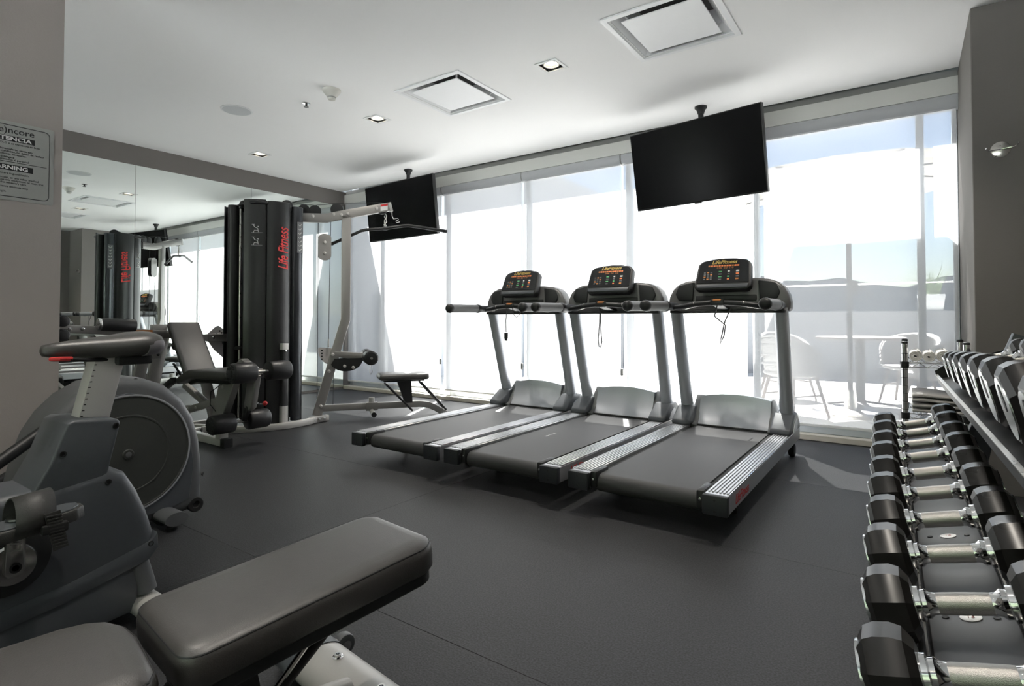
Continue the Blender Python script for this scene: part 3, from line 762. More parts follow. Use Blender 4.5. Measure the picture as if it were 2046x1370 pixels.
    for s in (-1, 1):
        # hood cheek with crescent edge
        ch = [(1.60, 0.198), (1.645, 0.215), (1.690, 0.275), (1.735, 0.345), (1.79, 0.398), (1.86, 0.385), (1.935, 0.31), (1.98, 0.13), (1.64, 0.13)]
        MB().prism(ch, 0.240 * s, 0.290 * s, 'x', 0.008, 2).build('hood_cheek', 'grip', t)
        boot = [(1.530, 0.198), (1.530, 0.232), (1.60, 0.275), (1.68, 0.325), (1.80, 0.325), (1.90, 0.25), (1.93, 0.196)]
        bo = MB().prism(boot, 0.268 * s, 0.402 * s, 'x', 0.016, 3).build('upright_boot', 'charcoal', t)
        MB().prism([(1.62, 0.21), (1.66, 0.26), (1.74, 0.29), (1.78, 0.25), (1.77, 0.21)], 0.4015 * s, 0.405 * s, 'x').build('boot_panel', 'upright', bo)
        # upright
        p0 = Vector((0.345 * s, 1.745, 0.27)); p1 = Vector((0.352 * s, 1.515, 1.05))
        up = MB().tube([p0, p0.lerp(p1, 0.5), p1], 0.044, 20, ry=0.050, up=(0, 1, 0)).build('upright', 'upright', t)
        MB().tube([p0 + Vector((0, 0.012, -0.02)), p0 + Vector((0, -0.012, 0.055))], 0.049, 20, ry=0.056, up=(0, 1, 0)).build('upright_collar', 'charcoal', t)
        # side handle
        hb_ = MB().tube([(0.352 * s, 1.54, 1.060), (0.356 * s, 1.40, 1.062), (0.360 * s, 1.22, 1.062)], 0.030, 16).build('side_handle', 'charcoal', t)
        MB().tube([(0.360 * s, 1.30, 1.062), (0.362 * s, 1.10, 1.061), (0.364 * s, 0.955, 1.059)], 0.0345, 18).build('grip', 'grip', hb_)
        MB().lathe([(0.0365, 0), (0.0375, 0.010), (0.036, 0.028), (0.028, 0.040), (0.010, 0.046)], (0.364 * s, 0.962, 1.059), (0.02 * s, -1, 0), n=20).build('grip_end', 'black', hb_)
        MB().lathe([(0.036, 0), (0.038, 0.01), (0.038, 0.03), (0.034, 0.04)], (0.359 * s, 1.33, 1.062), (0, -1, 0), n=20).build('grip_collar', 'black', hb_)
    # console body with arched top
    out = [(-0.405, 1.020), (-0.412, 1.075), (-0.400, 1.135), (-0.375, 1.185), (-0.335, 1.222), (-0.28, 1.243), (-0.20, 1.252), (0.20, 1.252), (0.28, 1.243), (0.335, 1.222), (0.375, 1.185), (0.400, 1.135), (0.412, 1.075), (0.405, 1.020)]
    MB().prism(out, 1.50, 1.63, 'y', 0.022, 3, ang=0.9).build('console_body', 'console', t)
    for s in (-1, 1):
        cup = [(0.215 * s, 1.235), (0.325 * s, 1.215), (0.352 * s, 1.150), (0.330 * s, 1.105), (0.225 * s, 1.098)]
        MB().prism(cup, 1.488, 1.503, 'y', 0.010, 2).build('bottle_recess', 'black', t)
    MB().bx(-0.205, 0.205, 1.488, 1.503, 1.094, 1.138, 0.008, 2).build('reading_ledge', 'black', t)
    MB().bx(-0.385, 0.385, 1.46, 1.53, 1.012, 1.034, 0.008, 2).build('lower_beam', 'black', t)
    # heart rate handlebar
    pts = [(-0.352, 1.42, 1.050), (-0.26, 1.36, 1.056), (-0.14, 1.315, 1.074), (-0.05, 1.30, 1.080), (0.05, 1.30, 1.080), (0.14, 1.315, 1.074), (0.26, 1.36, 1.056), (0.352, 1.42, 1.050)]
    hr = MB().tube(pts, 0.019, 14).build('sensor_bar', 'black', t)
    for s in (-1, 1):
        MB().tube([(0.24 * s, 1.371, 1.058), (0.15 * s, 1.319, 1.0735)], 0.0198, 14).build('sensor_plate', 'steel', hr)
    MB().bx(-0.045, 0.045, 1.277, 1.305, 1.060, 1.101, 0.008, 2).build('stop_switch', 'black', hr)
    MB().bx(-0.026, 0.026, 1.275, 1.300, 1.088, 1.104, 0.004, 1).build('stop_label', 'orange', hr)
    MB().bar([(0, 1.31, 1.07), (0, 1.40, 1.055), (0, 1.50, 1.04)], 0.07, 0.022).build('switch_neck', 'black', hr)
    # display
    D = Matrix.Translation((0, 1.475, 1.28)) @ Matrix.Rotation(math.radians(-24), 4, 'X')
    disp = [(-0.190, -0.105), (-0.178, 0.070), (-0.150, 0.098), (-0.075, 0.112), (0, 0.116), (0.075, 0.112), (0.150, 0.098), (0.178, 0.070), (0.190, -0.105), (0.165, -0.128), (-0.165, -0.128)]
    ds = MB().prism(disp, -0.030, 0.030, 'y', 0.012, 2, mat=D, ang=0.6).build('display', 'black', t)
    face = [(-0.172, -0.078), (-0.162, 0.066), (-0.138, 0.088), (0, 0.102), (0.138, 0.088), (0.162, 0.066), (0.172, -0.078)]
    MB().prism(face, -0.033, -0.030, 'y', 0.0, mat=D).build('display_face', 'black_gloss', ds)
    MB().prism([(-0.165, -0.118), (-0.172, -0.090), (0.172, -0.090), (0.165, -0.118)], -0.036, -0.028, 'y', 0.003, mat=D).build('lower_pad', 'charcoal', ds)
    R3 = D.to_3x3(); X_ = R3 @ Vector((1, 0, 0)); Z_ = R3 @ Vector((0, 0, 1))
    def on(x, z, off=-0.0335): return D @ Vector((x, off, z))
    text('logo_lettering', 'LifeFitness', 0.040, 'yellow', ds, on(0, 0.080), X_, Z_, shear=0.3, ext=0.0002, bold=0.0008)
    def lab_box(x0, x1, z0, z1, m_):
        MB().add([on(x0, z0), on(x1, z0), on(x1, z1), on(x0, z1)], [[0, 1, 2, 3]]).build('panel_marking', m_, ds)
    for k in range(12):
        lab_box(-0.105 + k * 0.0175, -0.105 + k * 0.0175 + 0.014, 0.046, 0.058, 'led_red' if k % 3 else 'orange')
    text('digits', '0:00  0.0  110', 0.020, 'orange', ds, on(0.01, 0.035), X_, Z_, ext=0.0002)
    for k in range(4):
        for j in range(3):
            lab_box(-0.13 + j * 0.022, -0.13 + j * 0.022 + 0.014, -0.055 + k * 0.017, -0.055 + k * 0.017 + 0.010, ('charcoal_light', 'orange', 'charcoal_light')[(j + k) % 3])
    for k in range(4):
        lab_box(-0.030, -0.008, -0.058 + k * 0.020, -0.058 + k * 0.020 + 0.009, 'green' if k % 2 else 'charcoal_light')
        lab_box(0.030, 0.044, -0.058 + k * 0.020, -0.058 + k * 0.020 + 0.011, ('led_red', 'green', 'charcoal_light', 'white_print')[k])
        lab_box(0.085, 0.105, -0.058 + k * 0.020, -0.058 + k * 0.020 + 0.012, ('orange', 'charcoal_light', 'led_red', 'white_print')[k])
    # safety cord
    z0 = 1.060
    if variant == 0:
        cd = MB().tube([(-0.03, 1.29, z0), (-0.032, 1.28, 0.96), (-0.03, 1.28, 0.86)], 0.0040, 6).build('safety_cord', 'black', t)
        MB().box((-0.03, 1.28, 0.83), (0.035, 0.016, 0.055), 0.005).box((-0.03, 1.28, 0.80), (0.024, 0.013, 0.025), 0.003).build('cord_clip', 'black', cd)
        MB().tube([(0.03, 1.29, z0), (0.05, 1.285, 1.0), (0.075, 1.285, 0.985), (0.10, 1.29, 1.01), (0.11, 1.30, 1.04)], 0.0032, 6).build('cord_loop', 'black', cd)
    elif variant == 1:
        MB().tube([(-0.01, 1.29, z0), (-0.008, 1.28, 0.93), (-0.020, 1.28, 0.82), (-0.014, 1.28, 0.765), (0.0, 1.28, 0.76), (0.012, 1.28, 0.80), (0.004, 1.28, 0.88), (-0.004, 1.29, 0.95), (-0.004, 1.29, 1.05)], 0.0040, 6).build('safety_cord', 'black', t)
    else:
        MB().tube([(0.0, 1.29, z0), (-0.015, 1.28, 0.99), (0.02, 1.28, 0.96), (0.055, 1.28, 0.93), (0.045, 1.28, 0.86), (0.018, 1.28, 0.80), (0.030, 1.28, 0.86), (0.05, 1.28, 0.95), (0.085, 1.29, 1.04)], 0.0042, 6).build('safety_cord', 'black', t)
    text('side_lettering', 'LifeFitness', 0.062, 'red', t, (0.3932, 0.24, 0.152), (0, 1, 0), (0, 0, 1), shear=0.3, bold=0.0006, ext=0.0003)
    return t
treadmill('left treadmill of the row, its safety cord hanging with a black clip', -2.737, 0)
treadmill('middle treadmill of the row with white lettering on its belt', -1.892, 1)
treadmill('right treadmill of the row, nearest the dumbbells and terrace view', -1.040, 2)

# ================================================================== MULTI STATION CABLE GYM
GO = (-4.72, 2.9, 0.0)
gym = thing('cable_gym', 'multi station cable gym with black shrouded weight tower by the mirror', 'gym machine', GO)
def G(): return MB(GO)
TC = Vector((-4.835, 2.90, 0))
def R180(p): return (2 * TC.x - p[0], 2 * TC.y - p[1])
def sheet(path, th):
    """thin closed outline from an open plan path, offset inward"""
    pts = [Vector((p[0], p[1])) for p in path]; out = []
    for i, p in enumerate(pts):
        a = pts[max(0, i - 1)]; b = pts[min(len(pts) - 1, i + 1)]
        t_ = (b - a).normalized(); n_ = Vector((-t_.y, t_.x))
        out.append(p + n_ * th)
    return [tuple(p) for p in pts] + [tuple(p) for p in reversed(out)]
panelA = [(-4.775, 2.672), (-4.74, 2.690), (-4.70, 2.722), (-4.66, 2.765), (-4.638, 2.80)]
panelB = [(-4.632, 2.806), (-4.605, 2.825), (-4.580, 2.86), (-4.566, 2.90), (-4.562, 2.945), (-4.570, 2.985), (-4.588, 3.012), (-4.610, 3.022)]
panelC = [(-4.600, 3.026), (-4.578, 3.034), (-4.562, 3.060), (-4.558, 3.095), (-4.568, 3.125), (-4.59, 3.14)]
for side in (0, 1):
    f = (lambda p: p) if side == 0 else R180
    tx = 'facing the room' if side == 0 else 'facing the mirror'
    MB(GO).prism(sheet([f(p) for p in panelA], 0.012), 0.06, 2.03, 'z', 0.004, 1).build('shroud_side_panel', 'shroud', gym)
    pB = MB(GO).prism(sheet([f(p) for p in panelB], 0.012), 0.05, 2.02, 'z', 0.004, 1).build('shroud_front_panel', 'shroud', gym)
    MB(GO).prism(sheet([f(p) for p in panelC], 0.012), 0.05, 2.00, 'z', 0.004, 1).build('shroud_edge_panel', 'shroud_gloss', gym)
    o1 = Vector((*f((-4.562, 2.925)), 1.60)) - Vector(GO); nx = 1 if side == 0 else -1
    text('tower_lettering', 'Life Fitness', 0.135, 'red', pB, o1 + Vector((0.003 * nx, 0, 0)), (0.0, 0.0, 1), (0, -nx, 0), shear=0.3, bold=0.002, ext=0.001, sx=0.62)
    p0 = Vector((*f((-4.68, 2.742)), 0)) ; xd = Vector((*f((-4.66, 2.765)), 0)) - Vector((*f((-4.70, 2.722)), 0))
    xd.normalize(); nrm = xd.cross(Vector((0, 0, 1))); 
    for zz, nm in ((1.765, 'pulldown_pictogram'), (1.655, 'row_pictogram')):
        c = Vector((p0.x, p0.y, zz)) - Vector(GO) + nrm * 0.002
        pg = MB()
        def P(u, v): return c + xd * u * 1.5 + Vector((0, 0, v * 1.5))
        pg.tube([P(-0.03, -0.022), P(0.03, -0.022)], 0.0012, 4)
        pg.tube([P(0.008, -0.018), P(0.004, 0.004), P(-0.012, 0.010), P(-0.02, 0.024)], 0.0026, 5)
        pg.tube([P(0.006, -0.01), P(-0.014, -0.008), P(-0.02, -0.022)], 0.0026, 5)
        pg.ball(P(0.006, 0.014), 0.005)
        pg.tube([P(-0.028, 0.026), P(-0.012, 0.026)], 0.0016, 4)
        pg.build(nm, 'white_print', pB)
    c0 = Vector((*f((-4.5585, 3.085)), 1.72)) - Vector(GO)
    ins = MB()
    ins.bx(-0.002, 0.002, -0.026, 0.026, -0.14, 0.14)
    ins.v = [c0 + v for v in ins.v]
    ip = ins.build('instruction_placard', 'charcoal_light', gym)
    tx_ = MB()
    for k in range(7):
        zz = 0.115 - k * 0.038
        tx_.tube([c0 + Vector((0.003 * nx, -0.018, zz)), c0 + Vector((0.003 * nx, 0.0, zz - 0.012)), c0 + Vector((0.003 * nx, 0.016, zz + 0.006))], 0.0022, 4)
    tx_.build('placard_figures', 'white_print', ip)
# inner core and guide column
MB(GO).bx(-5.04, -4.645, 2.79, 3.01, 0.05, 1.99, 0.01).build('tower_core', 'black', gym)
for side in (0, 1):
    f = (lambda p: p) if side == 0 else R180
    a = f((-4.935, 2.668))
    MB(GO).lathe([(0.045, 0.06), (0.045, 1.985), (0.04, 1.99)], (a[0], a[1], 0), n=20).build('guide_column', 'shroud', gym)
    b = f((-4.853, 2.69)); MB(GO).cyl((b[0], b[1], 0.1), (b[0], b[1], 1.95), 0.012, 12).build('guide_rod', 'steel', gym)
    b = f((-4.86, 2.70)); MB(GO).lathe([(0.05, 0), (0.05, 0.02), (0.03, 0.035)], (b[0], b[1], 0.70), n=18).build('weight_buffer', 'rubber', gym)
MB(GO).bx(-5.06, -4.62, 2.70, 3.11, 1.985, 2.005, 0.01).build('tower_top', 'black_metal', gym)
for (x, y) in ((-4.66, 3.02), (-4.98, 2.80), (-4.83, 2.90)):
    MB(GO).cyl((x - 0.012, y, 2.01), (x + 0.012, y, 2.01), 0.055, 24, 0.004).build('top_pulley', 'black', gym)
# base ring tube
pts = [(-5.25, 2.40), (-4.95, 2.47), (-4.73, 2.55), (-4.60, 2.68), (-4.53, 2.82), (-4.50, 2.95), (-4.50, 3.08), (-4.52, 3.18), (-4.55, 3.24), (-4.56, 3.40)]
MB(GO).bar([(x, y, 0.03) for x, y in pts], 0.05, 0.055).build('base_tube', 'silver2', gym)
pl_ = MB(GO).bar([(-4.545, 3.20, 0.032), (-4.535, 3.36, 0.032)], 0.03, 0.062).build('base_joint', 'silver', gym)
for y in (3.23, 3.285, 3.34):
    MB(GO).lathe([(0.011, 0), (0.011, 0.004), (0.006, 0.009)], (-4.522, y, 0.035), (1, 0, 0), n=10).build('bolt', 'chrome', pl_)
# short square post in front of the tower
MB(GO).bar([(-4.55, 2.93, 0.0), (-4.55, 2.93, 0.20)], 0.062, 0.05, (1, 0, 0)).build('low_post', 'silver2', gym)
MB(GO).bar([(-4.55, 2.93, 0.20), (-4.55, 2.93, 0.745)], 0.056, 0.046, (1, 0, 0)).build('black_sleeve', 'black_metal', gym)
MB(GO).bar([(-4.55, 2.93, 0.70), (-4.55, 2.93, 0.755)], 0.064, 0.052, (1, 0, 0)).bar([(-4.55, 2.93, 0.50), (-4.55, 2.93, 0.535)], 0.064, 0.052, (1, 0, 0)).build('post_collar', 'silver2', gym)
for z in (0.69, 0.49):
    MB(GO).lathe([(0.011, 0), (0.011, 0.005), (0.005, 0.010)], (-4.525, 2.93, z), (1, 0, 0), n=10).build('bolt', 'chrome', gym)

# --- lat pulldown station, laid out along its own axis
LB = Vector((-4.60, 3.38, 0)); LD = Vector((0.566, 0.824, 0)).normalized(); LN = Vector((LD.y, -LD.x, 0))
def L(t_, z, n_=0.0): return LB + LD * t_ + LN * n_ + Vector((0, 0, z))
MB(GO).bar([L(-0.22, 1.935), L(0.02, 1.945), L(0.20, 1.995), L(0.63, 2.10)], 0.045, 0.085, r=0.006).build('pulldown_arm', 'silver', gym)
MB(GO).bar([L(0.205, 1.98), L(0.202, 0.965), L(0.17, 0.86), L(-0.055, 0.05)], 0.045, 0.088, LD, r=0.006).build('mast', 'silver', gym)
tp = MB(GO).bar([L(0.615, 2.092), L(0.642, 2.099)], 0.050, 0.092, r=0.004).build('arm_end_cap', 'silver2', gym)
lp = MB(GO)
lp.add([L(0.53, 2.045, 0.0235), L(0.60, 2.062, 0.0235), L(0.60, 2.125, 0.0235), L(0.53, 2.108, 0.0235)], [[0, 1, 2, 3]]); lp.build('caution_label', 'white_print', tp)
lp = MB(GO)
lp.add([L(0.53, 2.088, 0.024), L(0.60, 2.105, 0.024), L(0.60, 2.125, 0.024), L(0.53, 2.108, 0.024)], [[0, 1, 2, 3]]); lp.build('caution_header', 'red', tp)
for (t_, z) in ((-0.105, 1.955), (0.085, 1.985), (0.155, 1.985), (0.215, 2.0), (0.49, 2.07), (0.085, 0.63), (0.05, 0.47), (-0.02, 0.14)):
    MB(GO).lathe([(0.016, 0), (0.016, 0.006), (0.009, 0.014)], L(t_, z, 0.022), LN, n=12).build('bolt', 'silver2', gym)
for (t_, z, r_) in ((-0.185, 2.01, 0.055), (-0.085, 2.005, 0.058), (0.115, 2.035, 0.060), (0.545, 2.075, 0.058)):
    MB(GO).cyl(L(t_, z, -0.014), L(t_, z, 0.014), r_, 24, 0.004).build('pulley', 'black', gym)
# cables
MB(GO).tube([L(-0.25, 2.065), L(-0.085, 2.063), L(0.115, 2.097), L(0.545, 2.135)], 0.003, 6).build('top_cable', 'black', gym)
MB(GO).tube([L(-0.055, 1.95), L(-0.055, 0.10)], 0.003, 6).tube([L(0.060, 1.98), L(0.045, 0.72)], 0.003, 6).tube([L(0.10, 0.66), L(0.09, 0.12)], 0.003, 6).build('cable', 'black', gym)
MB(GO).cyl(L(0.046, 0.78), L(0.045, 0.70), 0.008, 10).build('cable_end', 'steel', gym)
# double pulley plate
pp = []
for k in range(13): a = PI * k / 12; pp.append((0.060 * math.cos(a), 0.085 + 0.042 * math.sin(a)))
for k in range(13): a = PI + PI * k / 12; pp.append((0.060 * math.cos(a), -0.085 + 0.042 * math.sin(a)))
def plate_in_plane(poly, t0, z0, n0, th):
    mb = MB(GO)
    A = [L(t0 + p[0], z0 + p[1], n0) for p in poly]; B = [L(t0 + p[0], z0 + p[1], n0 + th) for p in poly]
    n = len(poly)
    mb.add(A + B, [list(range(n)), list(reversed(range(n, 2 * n)))] + [[i, (i + 1) % n, n + (i + 1) % n, n + i] for i in range(n)])
    return mb
for n0 in (-0.025, 0.019):
    plate_in_plane(pp, 0.005, 1.665, n0, 0.006).build('floating_pulley_plate', 'silver', gym)
for dz in (0.045, -0.06):
    MB(GO).lathe([(0.016, 0), (0.016, 0.006), (0.009, 0.013)], L(0.005, 1.665 + dz, 0.025), LN, n=12).build('bolt', 'silver2', gym)
    MB(GO).cyl(L(0.005, 1.665 + dz, -0.016), L(0.005, 1.665 + dz, 0.016), 0.055, 20).build('pulley', 'black', gym)
# quadrant plate behind the mast
qd = [(0.10, 0.06), (-0.035, 0.075)] + [(0.085 + 0.135 * math.cos(math.radians(a)), 0.06 + 0.16 * math.sin(math.radians(a))) for a in range(180, 290, 12)] + [(0.13, -0.09)]
qp = plate_in_plane(qd, 0.0, 0.625, -0.03, 0.008).build('quadrant_plate', 'post', gym)
nm_ = plate_in_plane([(-0.02, 0.035), (-0.005, 0.035), (-0.005, 0.05), (-0.02, 0.05)], 0.0, 0.625, -0.0215, 0.001)
for k in range(1, 4):
    b_ = plate_in_plane([(-0.02, 0.035 - 0.028 * k), (-0.005, 0.035 - 0.028 * k), (-0.005, 0.05 - 0.028 * k), (-0.02, 0.05 - 0.028 * k)], 0.0, 0.625, -0.0215, 0.001)
    nm_.add([Vector(v) + Vector(GO) for v in b_.v], b_.f)
nm_.build('quadrant_marking', 'dark_print', qp)
# thigh hold down
MB(GO).bar([L(0.07, 0.635), L(0.40, 0.605)], 0.05, 0.062, r=0.006).build('thigh_arm', 'silver', gym)
bp_ = [(0.10, 0.02)] + [(0.21 + 0.15 * math.cos(math.radians(a)), 0.0 + 0.105 * math.sin(math.radians(a))) for a in range(200, 345, 12)] + [(0.37, 0.02)]
bpl = plate_in_plane(bp_, 0.0, 0.57, 0.026, 0.006).build('cam_guard', 'black', gym)
plate_in_plane(bp_, 0.0, 0.57, -0.032, 0.006).build('cam_guard', 'black', gym)
for (t_, z) in ((0.195, 0.515), (0.275, 0.50)):
    MB(GO).lathe([(0.016, 0), (0.016, 0.006), (0.009, 0.013)], L(t_, z, 0.032), LN, n=12).build('bolt', 'silver2', bpl)
MB(GO).cyl(L(0.425, 0.60, -0.26), L(0.425, 0.60, 0.26), 0.012, 12).build('roller_axle', 'steel', gym)
for s in (-1, 1):
    ro = MB(GO).cyl(L(0.425, 0.60, 0.045 * s), L(0.425, 0.60, 0.235 * s), 0.068, 28, 0.010).build('thigh_roller', 'foam', gym)
    MB(GO).lathe([(0.060, 0), (0.055, 0.008), (0.02, 0.010)], L(0.425, 0.60, 0.233 * s), LN * s, n=24).build('roller_cap', 'black', ro)
cbn = MB(GO).tube([L(0.435, 0.53, 0.10), L(0.425, 0.50, 0.10), L(0.423, 0.455, 0.10), L(0.435, 0.435, 0.10), L(0.448, 0.455, 0.10), L(0.447, 0.50, 0.10), L(0.437, 0.53, 0.10)], 0.0035, 6).build('snap_hook', 'steel', gym)
# low beam to the seat
MB(GO).bar([L(0.0, 0.118), L(0.30, 0.117), L(0.93, 0.112), L(1.02, 0.098), L(1.09, 0.065), L(1.20, 0.0)], 0.055, 0.062, r=0.006).build('seat_beam', 'silver', gym)
pg_ = MB(GO).cyl(L(0.455, 0.11), L(0.455, 0.20), 0.028, 18, 0.003).build('foot_socket', 'silver2', gym)
MB(GO).bx(-0.03, 0.03, -0.03, 0.03, -0.03, 0.03)
MB(GO).bar([L(0.40, 0.112), L(0.51, 0.112)], 0.075, 0.078, r=0.004).build('beam_sleeve', 'silver', gym)
MB(GO).cyl(L(0.455, 0.075, -0.10), L(0.455, 0.06, 0.20), 0.022, 16).build('foot_peg', 'silver2', gym)
MB(GO).cyl(L(0.455, 0.060, 0.195), L(0.455, 0.059, 0.215), 0.0245, 16).build('peg_cap', 'black', gym)
# seat
Sx = Matrix((LD, -LN, Vector((0, 0, 1)))).transposed()
mbs = MB(GO).box(L(0.76, 0.40), (0.49, 0.30, 0.062), 0.026, Sx, 4)
mbs.build('pulldown_seat', 'vinyl', gym)
MB(GO).box(L(0.76, 0.362), (0.40, 0.22, 0.018), 0.006, Sx).build('seat_board', 'black', gym)
MB(GO).add([L(0.70, 0.355, 0.03), L(0.84, 0.355, 0.03), L(0.855, 0.13, 0.03), L(0.78, 0.13, 0.03), L(0.70, 0.355, -0.03), L(0.84, 0.355, -0.03), L(0.855, 0.13, -0.03), L(0.78, 0.13, -0.03)], [[0, 1, 2, 3], [7, 6, 5, 4], [0, 4, 5, 1], [1, 5, 6, 2], [2, 6, 7, 3], [3, 7, 4, 0]]).build('seat_pedestal', 'black_metal', gym)
for n_ in (-0.055, 0.055):
    MB(GO).bar([L(0.585, 0.33, n_), L(0.85, 0.055, n_)], 0.020, 0.036, LN, r=0.008).build('seat_strut', 'black_metal', gym)
    MB(GO).bar([L(0.935, 0.335, n_), L(1.195, 0.045, n_)], 0.020, 0.036, LN, r=0.008).build('seat_strut', 'black_metal', gym)

# lat bar hanging from the arm
lb = thing('pulldown_bar', 'long black angled pulldown bar hanging from the cable gym arm', 'pulldown bar', L(0.58, 1.885))
LO = tuple(L(0.58, 1.885))
MB(LO).tube([L(0.075, 1.715, -0.131), L(0.22, 1.785, -0.094), L(0.35, 1.850, -0.060), L(0.40, 1.862, -0.047), L(0.58, 1.880), L(0.75, 1.908, 0.044), L(0.80, 1.912, 0.057), L(0.90, 1.900, 0.083), L(1.17, 1.858, 0.153)], 0.0155, 12).build('bar', 'black_metal', lb)
for e, d_ in ((L(0.075, 1.715, -0.131), L(0.075, 1.715, -0.131) - L(0.22, 1.785, -0.094)), (L(1.17, 1.858, 0.153), L(1.17, 1.858, 0.153) - L(0.90, 1.90, 0.083))):
    MB(LO).lathe([(0.017, -0.03), (0.017, 0.0), (0.010, 0.008)], e, d_, n=12).build('bar_end', 'rubber', lb)
MB(LO).lathe([(0.020, -0.022), (0.020, 0.022)], L(0.58, 1.88), LD, n=14).build('swivel_collar', 'black_metal', lb)
MB(LO).tube([L(0.578, 1.895), L(0.568, 1.915), L(0.592, 1.945), L(0.588, 1.975), L(0.575, 1.965), L(0.572, 1.935), L(0.590, 1.905), L(0.580, 1.895)], 0.006, 8).build('snap_hook', 'steel', lb)
MB(LO).tube([L(0.584, 1.970), L(0.572, 1.995), L(0.580, 2.025), L(0.592, 2.005), L(0.584, 1.970)], 0.005, 8).build('swivel_link', 'steel', lb)
MB(LO).tube([L(0.640, 2.06, 0.02), L(0.645, 2.00, 0.02), L(0.66, 1.975, 0.02), L(0.70, 1.985, 0.02), L(0.71, 1.97, 0.02), L(0.68, 1.955, 0.02), L(0.69, 1.94, 0.02), L(0.72, 1.95, 0.02)], 0.003, 6).build('clip_wire', 'steel', lb)

# --- leg extension / press station facing the room (+X)
YC = 2.31
MB(GO).bar([(-5.35, YC - 0.06, 0.035), (-4.24, YC - 0.06, 0.035)], 0.06, 0.06).build('leg_base_beam', 'silver2', gym)
MB(GO).bar([(-4.26, YC - 0.06, 0.034), (-4.20, YC - 0.06, 0.034)], 0.066, 0.066).build('beam_end_cap', 'black', gym)
MB(GO).bar([(-4.86, YC - 0.02, 0.04), (-4.86, YC + 0.10, 0.04), (-4.80, 2.50, 0.035), (-4.73, 2.56, 0.032)], 0.05, 0.05).build('link_tube', 'silver2', gym)
MB(GO).bar([(-4.30, YC - 0.06, 0.06), (-4.30, YC - 0.06, 0.16)], 0.075, 0.06, (1, 0, 0)).build('front_post', 'silver2', gym)
MB(GO).prism([(-4.40, 0.17), (-4.27, 0.15), (-4.06, 0.50), (-4.10, 0.53), (-4.26, 0.53)], YC - 0.10, YC - 0.045, 'y', 0.005, 1).build('seat_support', 'silver', gym)
MB(GO).bar([(-5.15, YC - 0.03, 0.16), (-4.80, YC - 0.03, 0.24), (-4.30, YC - 0.03, 0.36)], 0.05, 0.055).build('brace', 'silver', gym)
MB(GO).bar([(-4.95, YC - 0.03, 0.42), (-4.55, YC - 0.03, 0.28)], 0.045, 0.05).build('brace', 'silver', gym)
for (x, z) in ((-4.205, 0.50), (-4.215, 0.46), (-4.30, 0.22), (-4.62, 0.27), (-4.75, 0.25)):
    MB(GO).lathe([(0.012, 0), (0.012, 0.005), (0.006, 0.011)], (x, YC - 0.101, z), (0, -1, 0), n=10).build('bolt', 'silver2', gym)
# seat with dropped rear edge
MB(GO).prism([(-4.80, 0.470), (-4.76, 0.505), (-4.62, 0.565), (-4.56, 0.578), (-4.03, 0.592), (-4.00, 0.575), (-4.00, 0.540), (-4.04, 0.525), (-4.55, 0.510), (-4.74, 0.455)], YC - 0.19, YC + 0.17, 'y', 0.016, 3, ang=0.7).build('leg_seat', 'vinyl', gym)
MB(GO).prism([(-4.70, 0.47), (-4.55, 0.507), (-4.08, 0.52), (-4.10, 0.49), (-4.55, 0.475), (-4.66, 0.45)], YC - 0.13, YC + 0.11, 'y', 0.004, 1).build('seat_board', 'black', gym)
# backrest
bk0 = Vector((-4.66, 0, 0.545)); bk1 = Vector((-4.975, 0, 0.955))
d_ = (bk1 - bk0).normalized(); nn = Vector((d_.z, 0, -d_.x))
Rb = Matrix((nn, Vector((0, 1, 0)), d_)).transposed()
cbk = (bk0 + bk1) / 2 + Vector((0, YC - 0.035, 0)) - nn * 0.03
MB(GO).box(cbk, (0.062, 0.25, (bk1 - bk0).length), 0.024, Rb, 4).build('backrest', 'vinyl', gym)
MB(GO).box(cbk - nn * 0.036, (0.014, 0.20, (bk1 - bk0).length * 0.85), 0.004, Rb).build('backrest_board', 'black', gym)
MB(GO).box((-4.83, YC - 0.20, 0.46), (0.15, 0.05, 0.05), 0.015, (0, math.radians(-25), 0)).build('seat_grip', 'black', gym)
# knee and ankle rollers
def rollers(x, z, yc, nm, half=0.055, ln=0.165, r_=0.073):
    MB(GO).cyl((x, yc - half - ln + 0.01, z), (x, yc + half + ln - 0.01, z), 0.012, 14).build(nm + '_axle', 'steel', gym)
    for s in (-1, 1):
        ro = MB(GO).cyl((x, yc + s * half, z), (x, yc + s * (half + ln), z), r_, 30, 0.012).build(nm + '_roller', 'foam', gym)
        MB(GO).lathe([(r_ - 0.006, 0), (r_ - 0.010, 0.007), (0.025, 0.008), (0.022, 0.012)], (x, yc + s * (half + ln - 0.002), z), (0, s, 0), n=24).build('roller_cap', 'black', ro)
        for k in range(8):
            a = 2 * PI * k / 8
            MB(GO).ball((x + 0.048 * math.cos(a), yc + s * (half + ln + 0.006), z + 0.048 * math.sin(a)), 0.008, 8).build('cap_stud', 'black', ro)
rollers(-3.90, 0.585, 2.325, 'knee')
rollers(-4.16, 0.195, 2.315, 'ankle')
